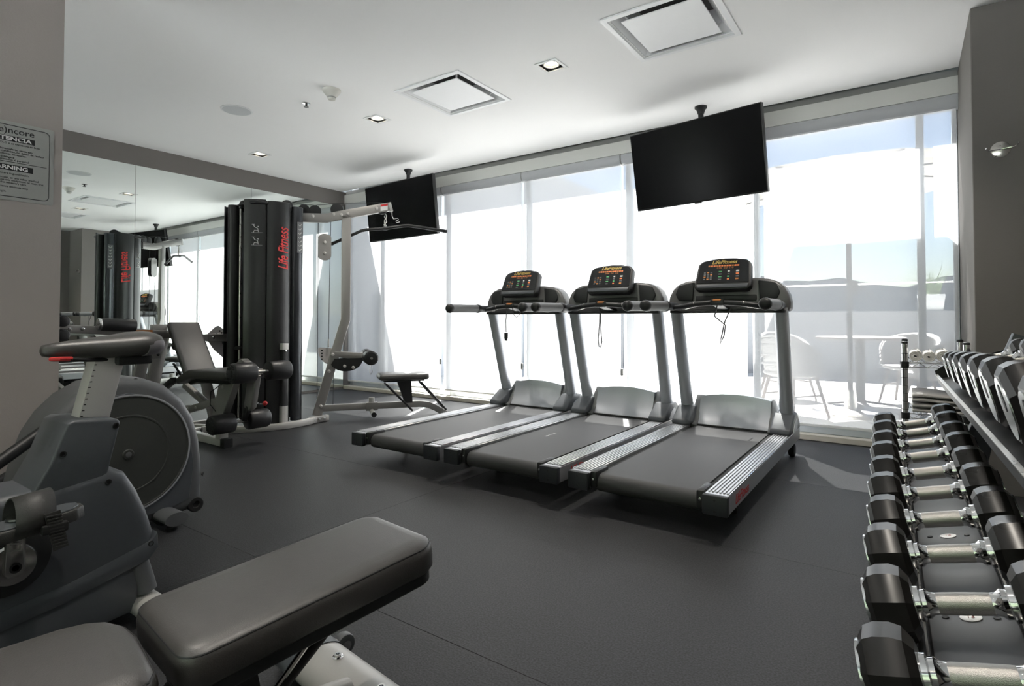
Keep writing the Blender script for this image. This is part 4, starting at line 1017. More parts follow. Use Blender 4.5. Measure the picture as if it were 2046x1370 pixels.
# lever
MB(GO).prism([(-4.10, 0.55), (-3.99, 0.55), (-4.05, 0.30), (-4.10, 0.27), (-4.16, 0.30)], YC + 0.03, YC + 0.075, 'y', 0.005, 1).build('leg_lever', 'silver', gym)
MB(GO).bar([(-4.10, YC + 0.05, 0.32), (-4.15, YC + 0.03, 0.20)], 0.04, 0.035, (0, 1, 0)).build('lever_extension', 'black_metal', gym)
MB(GO).bar([(-4.04, YC + 0.01, 0.55), (-3.90, YC + 0.01, 0.585)], 0.045, 0.04).build('knee_bracket', 'silver', gym)
MB(GO).tube([(-4.08, YC + 0.085, 0.33), (-4.05, YC + 0.12, 0.325)], 0.008, 8).build('pop_pin', 'chrome', gym)
MB(GO).ball((-4.04, YC + 0.135, 0.325), 0.018).build('red_knob', 'red', gym)
MB(GO).tube([(-4.20, YC - 0.11, 0.49), (-4.33, YC - 0.13, 0.42), (-4.36, YC - 0.12, 0.32), (-4.27, YC - 0.08, 0.22), (-4.18, YC, 0.19)], 0.0035, 6).build('lever_cable', 'black', gym)
MB(GO).prism([(-4.66, 0.60), (-4.58, 0.64), (-4.40, 0.575), (-4.40, 0.53), (-4.62, 0.55)], YC + 0.24, YC + 0.30, 'y', 0.006, 1).build('pulley_cover', 'silver', gym)
# press frame behind the backrest
XQ = -5.13
for y0 in (2.015, 2.135):
    MB(GO).bar([(XQ, y0 - 0.10, 0.02), (XQ, y0 + 0.055, 0.875)], 0.045, 0.085, (0, 1, 0), r=0.005).build('press_post', 'silver', gym)
MB(GO).bar([(XQ + 0.025, 2.04, 0.675), (XQ + 0.025, 2.155, 0.675)], 0.016, 0.06, r=0.003).build('post_link_plate', 'silver', gym)
for y in (2.06, 2.13):
    MB(GO).lathe([(0.012, 0), (0.012, 0.004), (0.006, 0.009)], (XQ + 0.033, y, 0.675), (1, 0, 0), n=10).build('bolt', 'black', gym)
MB(GO).bar([(XQ + 0.03, 1.42, 0.905), (XQ + 0.03, 1.92, 0.868), (XQ + 0.03, 2.26, 0.835)], 0.03, 0.062, r=0.005).build('press_arm', 'silver', gym)
MB(GO).bar([(XQ + 0.01, 2.26, 0.815), (XQ + 0.01, 2.78, 0.800)], 0.06, 0.06, r=0.006).build('press_crossbar', 'silver', gym)
MB(GO).bar([(XQ + 0.03, 2.53, 0.805), (XQ + 0.03, 2.80, 0.80)], 0.05, 0.07, r=0.006).build('crossbar_sleeve', 'silver', gym)
MB(GO).bx(XQ + 0.044, XQ + 0.047, 1.95, 2.08, 0.855, 0.882).build('orange_label', 'orange', gym)
MB(GO).bx(XQ - 0.02, XQ + 0.03, 2.085, 2.20, 0.855, 0.925, 0.006).build('pivot_block', 'silver2', gym)
MB(GO).lathe([(0.014, 0), (0.014, 0.006), (0.007, 0.012)], (XQ + 0.056, 2.57, 0.805), (1, 0, 0), n=12).build('bolt', 'chrome', gym)
for y in (1.52, 1.60):
    MB(GO).lathe([(0.014, 0), (0.014, 0.006), (0.007, 0.012)], (XQ + 0.046, y, 0.895), (1, 0, 0), n=12).build('bolt', 'chrome', gym)
fan = [(2.545, 0.80), (2.555, 0.835), (2.635, 0.905)] + [(2.555 + 0.215 * math.cos(math.radians(a)), 0.72 + 0.215 * math.sin(math.radians(a))) for a in range(62, -50, -14)] + [(2.62, 0.69)]
fp = MB(GO).prism(fan, XQ - 0.03, XQ - 0.02, 'x').build('range_plate', 'post', gym)
for k in range(6):
    a = math.radians(52 - 8 * k); cy_, cz_ = 2.555 + 0.18 * math.cos(a), 0.72 + 0.18 * math.sin(a)
    MB(GO).lathe([(0.008, 0), (0.008, 0.0012)], (XQ - 0.0198, cy_, cz_), (1, 0, 0), n=10).build('plate_hole', 'dark_print', fp)
    a = math.radians(52 - 8 * k); cy_, cz_ = 2.555 + 0.145 * math.cos(a), 0.72 + 0.145 * math.sin(a)
    MB(GO).box((XQ - 0.0195, cy_, cz_), (0.001, 0.022, 0.012), 0, (a - PI / 2, 0, 0)).build('plate_number', 'dark_print', fp)
MB(GO).bar([(XQ + 0.02, 2.44, 0.80), (XQ + 0.02, 2.60, 0.10)], 0.05, 0.08, (0, 1, 0), r=0.005).build('press_post', 'silver', gym)
for (y, z) in ((1.43, 0.955), (1.43, 0.855)):
    ro = MB(GO).cyl((XQ - 0.09, y + 0.03, z), (XQ + 0.13, y + 0.03, z), 0.042, 22, 0.01).build('press_handle', 'foam', gym)
ro = MB(GO).cyl((XQ + 0.10, 1.70, 0.930), (XQ + 0.10, 1.93, 0.918), 0.050, 26, 0.004).build('press_handle', 'foam', gym)
MB(GO).cyl((XQ + 0.10, 1.675, 0.931), (XQ + 0.10, 1.70, 0.930), 0.046, 26, 0.006).build('handle_cap', 'chrome', ro)
MB(GO).bar([(XQ - 0.05, 2.0, 0.05), (XQ + 0.02, 2.62, 0.05)], 0.05, 0.05).build('rear_base', 'silver2', gym)

# ================================================================== EXERCISE BIKE (faces the camera side, rear towards the window)
BO = (-2.11, 0.60, 0.0)
bike = thing('exercise_bike', 'dark grey upright exercise bike with black saddle beside the bench', 'exercise bike', BO)
def B_(): return MB(BO)
XA, XB = -2.235, -2.000
# lower drive housing
low = [(-0.30, 0.17), (-0.30, 0.36), (-0.10, 0.475), (0.20, 0.49), (0.52, 0.487), (0.70, 0.515), (0.752, 0.490), (0.785, 0.430), (0.815, 0.355), (0.835, 0.285), (0.838, 0.235), (0.815, 0.205), (0.60, 0.155), (0.20, 0.10), (-0.10, 0.10)]
hs = MB(BO).prism(low, XA, XB, 'x', 0.034, 4, ang=0.75).build('drive_housing', 'charcoal', bike)
band = [(-0.31, 0.165), (-0.31, 0.205), (0.20, 0.155), (0.60, 0.205), (0.822, 0.262), (0.842, 0.285), (0.846, 0.232), (0.818, 0.198), (0.60, 0.148), (0.20, 0.092), (-0.10, 0.092)]
MB(BO).prism(band, XA - 0.004, XB + 0.004, 'x', 0.012, 2, ang=0.9).build('lower_cover', 'charcoal', bike)
# base casting under the cover
MB(BO).prism([(-0.35, 0.03), (-0.35, 0.14), (0.3, 0.14), (0.77, 0.215), (0.815, 0.21), (0.80, 0.12), (0.78, 0.045), (0.60, 0.03)], XA + 0.03, XB - 0.012, 'x', 0.012, 2).build('base_cover', 'charcoal', bike)
MB(BO).tube([(-2.03, 0.79, 0.215), (-2.025, 0.815, 0.12), (-2.022, 0.82, 0.095)], 0.030, 16, ry=0.026).build('rear_strut', 'charcoal_light', bike)
# rear stabiliser
MB(BO).tube([(-2.37, 0.82, 0.052), (-1.87, 0.82, 0.052)], 0.046, 24, ry=0.036).build('rear_stabilizer', 'silver2', bike)
for x in (-2.36, -1.88):
    MB(BO).tube([(x, 0.82, 0.052), (x + (0.03 if x > -2 else -0.03), 0.82, 0.052)], 0.048, 24, ry=0.038).build('stabilizer_cap', 'black', bike)
MB(BO).tube([(-2.37, -0.25, 0.052), (-1.87, -0.25, 0.052)], 0.046, 24, ry=0.036).build('front_stabilizer', 'silver2', bike)
# seat column cover
col = [(0.515, 0.470), (0.560, 0.560), (0.598, 0.665), (0.615, 0.672), (0.725, 0.662), (0.735, 0.650), (0.702, 0.500), (0.66, 0.46)]
MB(BO).prism(col, -2.215, -2.005, 'x', 0.020, 3, ang=0.6).build('seat_column', 'charcoal', bike)
for (y, z, m_) in ((0.72, 0.642, 0), (0.588, 0.580, 0), (0.70, 0.475, 0), (0.82, 0.25, 0)):
    MB(BO).lathe([(0.0085, 0), (0.0085, 0.003), (0.005, 0.003), (0.005, -0.003)], (-2.003 if m_ == 0 and z > 0.5 else -1.998, y, z), (1, 0, 0), n=14).build('screw_plug', 'black', bike)
# seat post
po = [(0.640, 0.640), (0.724, 0.632), (0.775, 0.860), (0.692, 0.865)]
MB(BO).prism(po, -2.145, -2.075, 'x', 0.006, 2).build('seat_post', 'post', bike)
sc2 = MB(BO)
for k in range(12):
    f = k / 11
    sc2.box((-2.074, 0.650 + 0.042 * f, 0.655 + 0.19 * f), (0.002, 0.006, 0.003))
sc2.build('height_scale', 'dark_print', bike)
# saddle
def saddle_ring(y, w, zt, zb, n=20):
    r = []
    for k in range(n):
        a = 2 * PI * k / n; cx, cz = math.cos(a), math.sin(a)
        x = w * (abs(cx) ** 0.7) * (1 if cx > 0 else -1)
        z = (zt + zb) / 2 + (zt - zb) / 2 * (abs(cz) ** 0.8) * (1 if cz > 0 else -1)
        r.append((-2.11 + x, y, z))
    return r
S = [(0.560, 0.008, 0.882, 0.868), (0.566, 0.024, 0.892, 0.858), (0.60, 0.036, 0.900, 0.852), (0.66, 0.052, 0.908, 0.848), (0.71, 0.075, 0.914, 0.846), (0.76, 0.104, 0.921, 0.846), (0.80, 0.122, 0.928, 0.848), (0.832, 0.126, 0.930, 0.850), (0.850, 0.118, 0.924, 0.853), (0.858, 0.10, 0.912, 0.858)]
MB(BO).loft([saddle_ring(*s) for s in S]).build('saddle', 'vinyl', bike, ang=60)
S2 = [(0.806, 0.1242, 0.9160, 0.8462), (0.832, 0.1282, 0.9240, 0.8482), (0.850, 0.1204, 0.922, 0.851), (0.861, 0.099, 0.910, 0.857)]
MB(BO).loft([saddle_ring(*s) for s in S2]).build('saddle_rear_trim', 'vinyl_side', bike, ang=60)
MB(BO).box((-2.11, 0.79, 0.838), (0.13, 0.10, 0.03), 0.008).build('saddle_base', 'black', bike)
MB(BO).tube([(-2.08, 0.72, 0.842), (-2.06, 0.66, 0.845), (-2.05, 0.615, 0.850)], 0.006, 8).build('lever_rod', 'black_metal', bike)
MB(BO).tube([(-2.05, 0.62, 0.852), (-2.045, 0.59, 0.853), (-2.06, 0.572, 0.852), (-2.075, 0.585, 0.850), (-2.06, 0.615, 0.850)], 0.006, 8).build('height_lever', 'red', bike)
# crank and pedal
CX, CY, CZ = -1.905, 0.463, 0.322
MB(BO).cyl((-2.02, CY, CZ), (-1.93, CY, CZ), 0.022, 18).build('crank_axle', 'steel', bike)
MB(BO).cyl((-2.015, CY, CZ), (-1.985, CY, CZ), 0.10, 32, 0.006).build('crank_recess', 'black', bike)
MB(BO).lathe([(0.052, 0), (0.054, 0.006), (0.050, 0.014), (0.028, 0.018)], (-1.945, CY, CZ), (1, 0, 0), n=32).build('crank_disc', 'crank', bike)
ca = MB(BO).prism([(CY - 0.022, CZ - 0.012), (CY - 0.015, CZ - 0.024), (CY + 0.015, CZ - 0.024), (CY + 0.022, CZ - 0.012), (CY + 0.021, CZ + 0.125), (CY - 0.017, CZ + 0.125)], -1.928, -1.910, 'x', 0.004, 2).build('crank_arm', 'crank', bike)
MB(BO).lathe([(0.013, 0), (0.013, 0.004), (0.008, 0.004), (0.008, -0.004)], (-1.910, CY, CZ), (1, 0, 0), n=18).build('crank_bolt', 'black_metal', ca)
text('crank_lettering', 'LIFE', 0.034, 'silver', ca, Vector((-1.9095, CY + 0.001, CZ + 0.068)) - Vector(BO), (0, 0, 1), (0, -1, 0), ext=0.001, shear=0.2)
PZ = CZ + 0.125; PYc = CY + 0.015; PX = -1.845
pedal_out = [(-0.105, 0.0), (-0.098, 0.030), (-0.06, 0.046), (0.03, 0.048), (0.085, 0.040), (0.108, 0.018), (0.110, -0.010), (0.09, -0.034), (0.03, -0.046), (-0.06, -0.046), (-0.098, -0.03)]
pd = MB(BO)
Rp = Matrix.Translation((PX, PYc, PZ)) @ Matrix.Rotation(math.radians(6), 4, 'X')
pd.prism([(x_[1], x_[0]) for x_ in pedal_out], -0.020, 0.012, 'z', 0.006, 2, mat=Rp)
pdo = pd.build('pedal', 'pedal', bike)
MB(BO).prism([(x_[1] * 0.88, x_[0] * 0.9) for x_ in pedal_out], 0.012, 0.016, 'z', 0.001, 1, mat=Rp).build('pedal_tread', 'charcoal', pdo)
MB(BO).lathe([(0.026, 0), (0.026, 0.004), (0.020, 0.004)], Rp @ Vector((-0.02, -0.02, 0.016)), (0, 0.05, 1), n=20).build('pedal_bearing', 'chrome', pdo)
st = []
for k in range(13):
    a = PI * k / 12
    cx_ = 0.058 * math.cos(a); cz_ = 0.075 * math.sin(a) ** 0.8
    st.append([Rp @ Vector((cx_, yy + 0.012 * math.sin(a), cz_)) for yy in (-0.045, 0.0, 0.035)])
so_ = MB(BO).grid(st).build('foot_strap', 'pedal', pdo)
md = so_.modifiers.new('thick', 'SOLIDIFY'); md.thickness = 0.004; md.offset = 0
tl = MB(BO)
tl.add([Rp @ Vector(p) for p in [(0.060, 0.012, 0.03), (0.060, 0.045, 0.03), (0.066, 0.052, -0.065), (0.066, 0.020, -0.068), (0.063, 0.012, 0.03), (0.063, 0.045, 0.03), (0.069, 0.052, -0.065), (0.069, 0.020, -0.068)]], [[0, 1, 2, 3], [7, 6, 5, 4], [0, 4, 5, 1], [1, 5, 6, 2], [2, 6, 7, 3], [3, 7, 4, 0]])
tlo = tl.build('strap_tail', 'pedal', pdo)
rb_ = MB(BO)
for k in range(11):
    zz = 0.022 - k * 0.0082
    rb_.box(Rp @ Vector((0.0685, 0.030 + 0.0006 * k, zz)), (0.004, 0.030, 0.003))
rb_.build('strap_ridges', 'pedal', pdo, kind='stuff')
MB(BO).box(Rp @ Vector((0.060, 0.030, -0.012)), (0.020, 0.055, 0.024), 0.004).build('strap_buckle', 'black', pdo)
# front mast and handlebar (mostly out of view)
MB(BO).prism([(-0.28, 0.36), (-0.08, 0.45), (-0.20, 1.10), (-0.28, 1.10)], -2.17, -2.05, 'x', 0.012, 2).build('front_mast', 'charcoal', bike)
MB(BO).box((-2.11, -0.25, 1.22), (0.30, 0.10, 0.22), 0.02, (math.radians(-30), 0, 0)).build('console', 'black', bike)
MB(BO).tube([(-2.32, -0.02, 1.10), (-2.32, -0.18, 1.07), (-2.11, -0.24, 1.05), (-1.90, -0.18, 1.07), (-1.90, -0.02, 1.10)], 0.017, 12).build('handlebar', 'black', bike)

# ================================================================== ELLIPTICAL
EO = (-3.0, 0.95, 0.0)
el = thing('elliptical_trainer', 'grey elliptical trainer with a big round drive disc behind the bike', 'elliptical trainer', EO)
eh = [(1.408, 0.045), (1.415, 0.16), (1.413, 0.26), (1.400, 0.38), (1.370, 0.49), (1.315, 0.585), (1.235, 0.660), (1.14, 0.700), (1.05, 0.708), (0.96, 0.690), (0.875, 0.640), (0.810, 0.570), (0.765, 0.490), (0.735, 0.40), (0.71, 0.28), (0.69, 0.15), (0.68, 0.05), (0.90, 0.03), (1.30, 0.03)]
house = MB(EO).prism(eh, -3.16, -2.868, 'x', 0.045, 5, ang=0.9).build('drive_housing', 'charcoal_light', el)
inner = [(1.345, 0.10), (1.365, 0.26), (1.350, 0.38), (1.315, 0.480), (1.255, 0.555), (1.17, 0.615), (1.08, 0.640), (0.98, 0.625), (0.90, 0.575), (0.84, 0.50), (0.80, 0.41), (0.775, 0.28), (0.76, 0.10), (0.95, 0.07), (1.25, 0.07)]
MB(EO).prism(inner, -2.872, -2.8655, 'x', 0.003, 1).build('side_panel', 'charcoal', house)
dc = MB(EO).lathe([(0.262, -0.004), (0.262, 0.004), (0.256, 0.006), (0.252, 0.003), (0.20, 0.004), (0.176, 0.0045), (0.174, 0.0065), (0.168, 0.0065), (0.166, 0.0045), (0.05, 0.0055), (0.024, 0.008), (0.020, 0.012), (0.010, 0.013), (0.001, 0.010)], (-2.866, 1.077, 0.365), (1, 0, 0), n=64).build('drive_disc', 'disc', house)
MB(EO).lathe([(0.262, 0.004), (0.267, 0.0065), (0.264, 0.0075), (0.259, 0.0065)], (-2.866, 1.077, 0.365), (1, 0, 0), n=64, capa=False, capb=False).build('disc_rim', 'upright', house)
MB(EO).lathe([(0.012, 0), (0.012, 0.003), (0.006, 0.004)], (-2.854, 1.077, 0.365), (1, 0, 0), n=20).build('disc_hub', 'charcoal_light', house)
for (y, z) in ((1.115, 0.688), (0.79, 0.488), (1.40, 0.42), (1.407, 0.20), (0.815, 0.35)):
    MB(EO).lathe([(0.012, 0), (0.012, 0.004), (0.007, 0.004), (0.007, -0.004)], (-2.869 if y < 1.3 and z < 0.6 else -2.895, y, z) if y < 1.39 else (-2.885, y + 0.008, z), (1, 0.0, 0.0) if y < 1.3 else (0.6, 0.8, 0), n=14).build('screw_plug', 'black', house)
# stabiliser foot and transport wheel
MB(EO).tube([(-3.28, 1.235, 0.055), (-2.745, 1.235, 0.055)], 0.050, 24, ry=0.030).build('rear_stabilizer', 'charcoal_light', el)
MB(EO).lathe([(0.054, 0), (0.052, 0.010), (0.046, 0.012)], (-2.880, 1.235, 0.055), (1, 0, 0), n=24).build('stabilizer_collar', 'black', el)
MB(EO).lathe([(0.022, 0), (0.022, 0.012), (0.008, 0.014), (0.008, 0.03)], (-2.79, 1.235, 0.0), n=14).build('levelling_foot', 'rubber', el)
MB(EO).lathe([(0.034, 0), (0.037, 0.004), (0.037, 0.020), (0.033, 0.024), (0.018, 0.024), (0.014, 0.018), (0.004, 0.018)], (-2.890, 1.378, 0.062), (1, 0, 0), n=28).build('transport_wheel', 'rubber', el)
# pedal arms, mast and swing arms towards the camera side
MB(EO).bar([(-3.01, 0.70, 0.07), (-3.01, -0.70, 0.06)], 0.09, 0.06).build('frame_beam', 'silver', el)
for s in (-1, 1):
    x = -3.01 + 0.19 * s
    dz = 0.0 if s > 0 else -0.20
    MB(EO).tube([(x - 0.05 * s, 0.80, 0.535 + dz), (x, 0.60, 0.405 + dz), (x, 0.10, 0.30 + dz * 0.8), (x, -0.45, 0.28)], 0.024, 14).build('pedal_arm', 'black', el)
    MB(EO).box((x, -0.05, 0.335 + dz * 0.7), (0.15, 0.36, 0.03), 0.012).build('foot_plate', 'black', el)
    MB(EO).tube([(x, -0.45, 0.28), (x, -0.55, 0.90), (x, -0.42, 1.45), (x, -0.36, 1.62)], 0.018, 12).build('swing_arm', 'black', el)
MB(EO).prism([(-0.72, 0.06), (-0.52, 0.06), (-0.58, 1.35), (-0.66, 1.35)], -3.06, -2.96, 'x', 0.01, 2).build('mast', 'charcoal', el)
MB(EO).box((-3.01, -0.60, 1.42), (0.36, 0.08, 0.24), 0.02, (math.radians(-25), 0, 0)).build('console', 'black', el)

# ================================================================== WEIGHT BENCH
bn = thing('weight_bench', 'adjustable weight bench with black padded back and seat in the foreground', 'bench', (-1.085, 0.478, 0.0), math.radians(-6.7))
tl_ = math.radians(4.0)
Rt = Matrix.Rotation(tl_, 4, 'X')
def pad(outline, z0, th, r, seg=5):
    """upholstered pad: outline plan, rounded upper edge"""
    rings = []
    n = len(outline); cx = sum(p[0] for p in outline) / n; cy = sum(p[1] for p in outline) / n
    def inset(d):
        out = []
        for i in range(n):
            a = Vector(outline[i - 1]); b = Vector(outline[i]); c = Vector(outline[(i + 1) % n])
            t1 = (b - a).normalized(); t2 = (c - b).normalized()
            nrm = Vector((-(t1.y + t2.y), t1.x + t2.x)).normalized()
            out.append(b + nrm * d)
        return out
    rings.append([(p.x, p.y, z0) for p in inset(0.012)])
    rings.append([(p.x, p.y, z0 + 0.012) for p in inset(0.0)])
    for k in range(seg + 1):
        a = (PI / 2) * k / seg
        d = r * (1 - math.cos(a)); z = z0 + th - r + r * math.sin(a)
        rings.append([(p.x, p.y, z) for p in inset(d)])
    rings.append([(p.x, p.y, z0 + th + 0.002) for p in inset(r + 0.012)])
    return rings
def rrect(x0, x1, y0, y1, r, n=6):
    o = []
    for cx, cy, a0 in ((x1 - r, y1 - r, 0), (x0 + r, y1 - r, 90), (x0 + r, y0 + r, 180), (x1 - r, y0 + r, 270)):
        for k in range(n + 1):
            a = math.radians(a0 + 90 * k / n); o.append((cx + r * math.cos(a), cy + r * math.sin(a)))
    return o
ol = rrect(-0.143, 0.139, -0.02, 0.508, 0.045)
ol = [(x, y + (0.030 * (1 - (x / 0.15) ** 2) if y > 0.4 else 0)) for x, y in ol]
TB = Matrix.Translation((0, 0, 0.335)) @ Rt
b1 = MB(); b1.loft(pad(ol, 0.022, 0.072, 0.026)); b1.v = [TB @ v for v in b1.v]
bp1 = b1.build('back_pad', 'vinyl', bn, ang=60)
sm = MB(); ring = pad(ol, 0.022, 0.072, 0.026)[4]
sm.tube([TB @ (Vector(p) + Vector((0, 0, 0.0006))) for p in ring], 0.0016, 5, closed=True); sm.build('seam_piping', 'black', bp1)
b1 = MB(); b1.prism(rrect(-0.134, 0.130, -0.005, 0.515, 0.045), 0.0, 0.030, 'z', 0.004, 1); b1.v = [TB @ v for v in b1.v]
b1.build('back_board', 'black', bn)
# seat pad with waisted end
so = [(-0.14, -0.43), (0.14, -0.43), (0.150, -0.40), (0.150, -0.09), (0.140, -0.065), (0.115, -0.05), (0.05, -0.045), (-0.02, -0.040), (-0.075, -0.045), (-0.115, -0.062), (-0.138, -0.09), (-0.150, -0.13), (-0.150, -0.40)]
TS = Matrix.Translation((0, 0, 0.335))
b1 = MB(); b1.loft(pad(so, 0.02, 0.07, 0.030)); b1.v = [TS @ v for v in b1.v]
bs1 = b1.build('seat_pad', 'vinyl', bn, ang=60)
sm = MB(); sm.tube([TS @ (Vector(p) + Vector((0, 0, 0.0006))) for p in pad(so, 0.02, 0.07, 0.030)[4]], 0.0016, 5, closed=True); sm.build('seam_piping', 'black', bs1)
b1 = MB(); b1.prism([(x * 0.92, -0.24 + (y + 0.24) * 0.92) for x, y in so], 0.0, 0.024, 'z', 0.004, 1); b1.v = [TS @ v for v in b1.v]
b1.build('seat_board', 'black', bn)
# frame
cb_ = MB().tube([(-0.33, 0.44, 0.055), (0.43, 0.44, 0.055)], 0.072, 28, ry=0.045).build('rear_cross_beam', 'silver2', bn)
MB().tube([(-0.40, 0.44, 0.055), (-0.37, 0.44, 0.055), (-0.26, 0.44, 0.055)], [0.070, 0.0755, 0.0755], 28, ry=0.048).build('beam_boot', 'charcoal', bn)
MB().tube([(0.36, 0.44, 0.055), (0.47, 0.44, 0.055)], 0.0755, 28, ry=0.048).build('beam_boot', 'charcoal', bn)
for x in (-0.30, -0.285):
    pass
for (x, y) in ((-0.315, 0.425), (-0.290, 0.455)):
    MB().lathe([(0.006, 0), (0.006, 0.002), (0.003, 0.001)], (x, y, 0.1022), n=10).build('boot_screw', 'black', bn)
for x in (-0.18, 0.01, 0.21):
    MB().lathe([(0.014, 0), (0.014, 0.003), (0.009, 0.004), (0.009, 0.010), (0.005, 0.010), (0.005, 0.006)], (x, 0.445, 0.0985), n=14).build('bolt', 'chrome', bn)
wh = MB().cyl((-0.315, 0.535, 0.05), (-0.285, 0.535, 0.05), 0.030, 22, 0.006).build('wheel', 'charcoal_light', bn)
MB().cyl((-0.318, 0.535, 0.05), (-0.282, 0.535, 0.05), 0.014, 16).build('wheel_hub', 'chrome', wh)
MB().bar([(-0.30, 0.50, 0.06), (-0.30, 0.535, 0.05)], 0.02, 0.03).build('wheel_bracket', 'silver2', bn)
MB().tube([(-0.065, 0.40, 0.085), (-0.05, 0.10, 0.14), (-0.02, -0.10, 0.20), (0.0, -0.40, 0.24)], 0.030, 18).build('spine_tube', 'silver2', bn)
MB().bar([(0, -0.10, 0.18), (0, -0.10, 0.335)], 0.06, 0.07, (1, 0, 0)).build('seat_post', 'silver2', bn)
MB().bar([(0, -0.40, 0.24), (0, -0.48, 0.03)], 0.06, 0.06, (1, 0, 0)).build('front_leg', 'silver2', bn)
MB().tube([(-0.24, -0.48, 0.04), (0.24, -0.48, 0.04)], 0.04, 20).build('front_foot', 'silver2', bn)
MB().bx(-0.02, 0.02, 0.0, 0.46, 0.318, 0.345, 0.004).build('back_rail', 'black_metal', bn)
pv = MB().prism([(0.06, 0.12), (0.00, 0.30), (0.06, 0.325), (0.14, 0.30), (0.16, 0.20), (0.13, 0.13)], -0.045, 0.045, 'x', 0.008, 2).build('pivot_bracket', 'black_metal', bn)
MB().lathe([(0.042, 0), (0.042, 0.01), (0.030, 0.014), (0.012, 0.016)], (0.045, 0.09, 0.245), (1, 0, 0), n=26).build('pivot_cap', 'black', pv)
MB().tube([(0.02, 0.13, 0.17), (0.015, 0.22, 0.24), (0.01, 0.34, 0.325)], 0.012, 12).build('adjust_strut', 'black_metal', bn)
MB().tube([(0.03, 0.16, 0.22), (0.03, 0.25, 0.30)], 0.006, 8).build('adjust_rod', 'chrome', bn)
MB().tube([(0.05, 0.04, 0.18), (0.10, 0.02, 0.16), (0.14, 0.03, 0.15)], 0.009, 10).build('pull_pin', 'chrome', bn)
MB().ball((0.15, 0.03, 0.15), 0.020).build('pull_knob', 'black', bn)

# ================================================================== DUMBBELL RACK
RY = math.atan(0.025)
rk = thing('dumbbell_rack', 'two tier angled dumbbell rack along the right wall', 'dumbbell rack', (-0.023, 0, 0), RY)
TA = math.radians(15)
def tilt(u, w, u0, z0): return (u0 + u * math.cos(TA) - w * math.sin(TA), z0 + u * math.sin(TA) + w * math.cos(TA))
V0, V1 = 0.42, 3.02
def tray(u0, z0, wd, nm, lip):
    """tilted tray; u0,z0 = front edge of its base, everything given across the tilt"""
    def pr(pts, mat, name, parent, v0=V0, v1=V1, bev=0.0):
        return MB().prism([tilt(a, b, u0, z0) for a, b in pts], v0, v1, 'y', bev, 1).build(name, mat, parent)
    low_ = nm == 'lower_tray'
    e_ = 0.062 if low_ else 0.0
    base = pr([(e_, -0.018), (wd - e_, -0.018), (wd - e_, -0.012), (e_, -0.012)], 'black_metal', nm, rk)
    if not low_: pr([(-0.006, -0.030), (0.0, -0.030), (0.0, lip), (-0.006, lip)], 'tray', 'front_lip', base)
    if not low_: pr([(-0.0075, lip - 0.002), (0.0015, lip - 0.002), (0.0015, lip + 0.0012), (-0.0075, lip + 0.0012)], 'steel', 'lip_edge', base)
    if not low_: pr([(wd, -0.030), (wd + 0.006, -0.030), (wd + 0.006, 0.05), (wd, 0.05)], 'black_metal', 'rear_lip', base)
    c = wd / 2
    pr([(c - 0.060, -0.012), (c + 0.060, -0.012), (c + 0.060, -0.006), (c - 0.060, -0.006)], 'tray', 'centre_channel', base)
    for s in (-1, 1):
        pr([(c + s * 0.062, -0.012), (c + s * 0.078, -0.012), (c + s * 0.078, 0.010), (c + s * 0.062, 0.010)], 'black', 'saddle_rail', base)
        pr([(c + s * 0.064, 0.010), (c + s * 0.067, 0.010), (c + s * 0.067, 0.012), (c + s * 0.064, 0.012)], 'steel', 'rail_edge', base)
    return base
LZ = 0.422; UZ = 0.728
lt = tray(-0.012, LZ, 0.305, 'lower_tray', -0.004)
ut = tray(0.200, UZ, 0.285, 'upper_tray', 0.006)
# number badges and screws on the lower channel
for k in range(10):
    v = 0.908 + 0.2196 * k + 0.125
    c = 0.1525; u_, z_ = tilt(c, -0.0058, -0.012, LZ)
    nrm = Vector((-math.sin(TA), 0, math.cos(TA)))
    if k in (1, 3):
        bd_ = MB().lathe([(0.016, 0), (0.016, 0.0012), (0.013, 0.0016)], (u_, v, z_), nrm, n=22).build('weight_badge', 'steel', lt)
        text('badge_number', '15' if k == 1 else '10', 0.013, 'pink_print', bd_, Vector((u_, v, z_)) + nrm * 0.002, (math.cos(TA), 0, math.sin(TA)), (0, 1, 0), ext=0.0002)
    for du in ((-0.036, 0.036) if k in (1, 3) else ()):
        uu, zz = tilt(c + du, -0.0058, -0.012, LZ)
        MB().lathe([(0.0055, 0), (0.0055, 0.0015), (0.003, 0.001)], (uu, v, zz), nrm, n=10).build('screw', 'black', lt)
# uprights and feet
for v in (0.62, 2.96):
    MB().bar([(0.235, v, 0.03), (0.330, v, 0.50), (0.475, v, 0.90)], 0.05, 0.085, (1, 0, 0), r=0.006).build('upright', 'charcoal', rk)
    MB().bar([(-0.03, v, 0.03), (0.52, v, 0.03)], 0.05, 0.06, r=0.006).build('foot_bar', 'charcoal', rk)
    a = tilt(0.065, -0.030, -0.012, LZ); b = tilt(0.30, -0.030, -0.012, LZ)
    MB().bar([(a[0], v, a[1]), (b[0], v, b[1])], 0.04, 0.022, r=0.004).build('tray_bracket', 'steel', rk)
    a = tilt(0.0, -0.030, 0.200, UZ); b = tilt(0.28, -0.030, 0.200, UZ)
    MB().bar([(a[0], v, a[1]), (b[0], v, b[1])], 0.04, 0.022, r=0.004).build('tray_bracket', 'black_metal', rk)
MB().bx(0.47, 0.50, V0, V1, 0.80, 0.90, 0.004).build('rear_rail', 'charcoal', rk)
for v in (V0 - 0.003, V1 + 0.003):
    MB().prism([tilt(a, b, 0.200, UZ) for a, b in [(-0.006, -0.030), (0.29, -0.030), (0.29, 0.06), (0.05, 0.045), (-0.006, 0.022)]], v - 0.003, v + 0.003, 'y').build('end_plate', 'black_metal', rk)

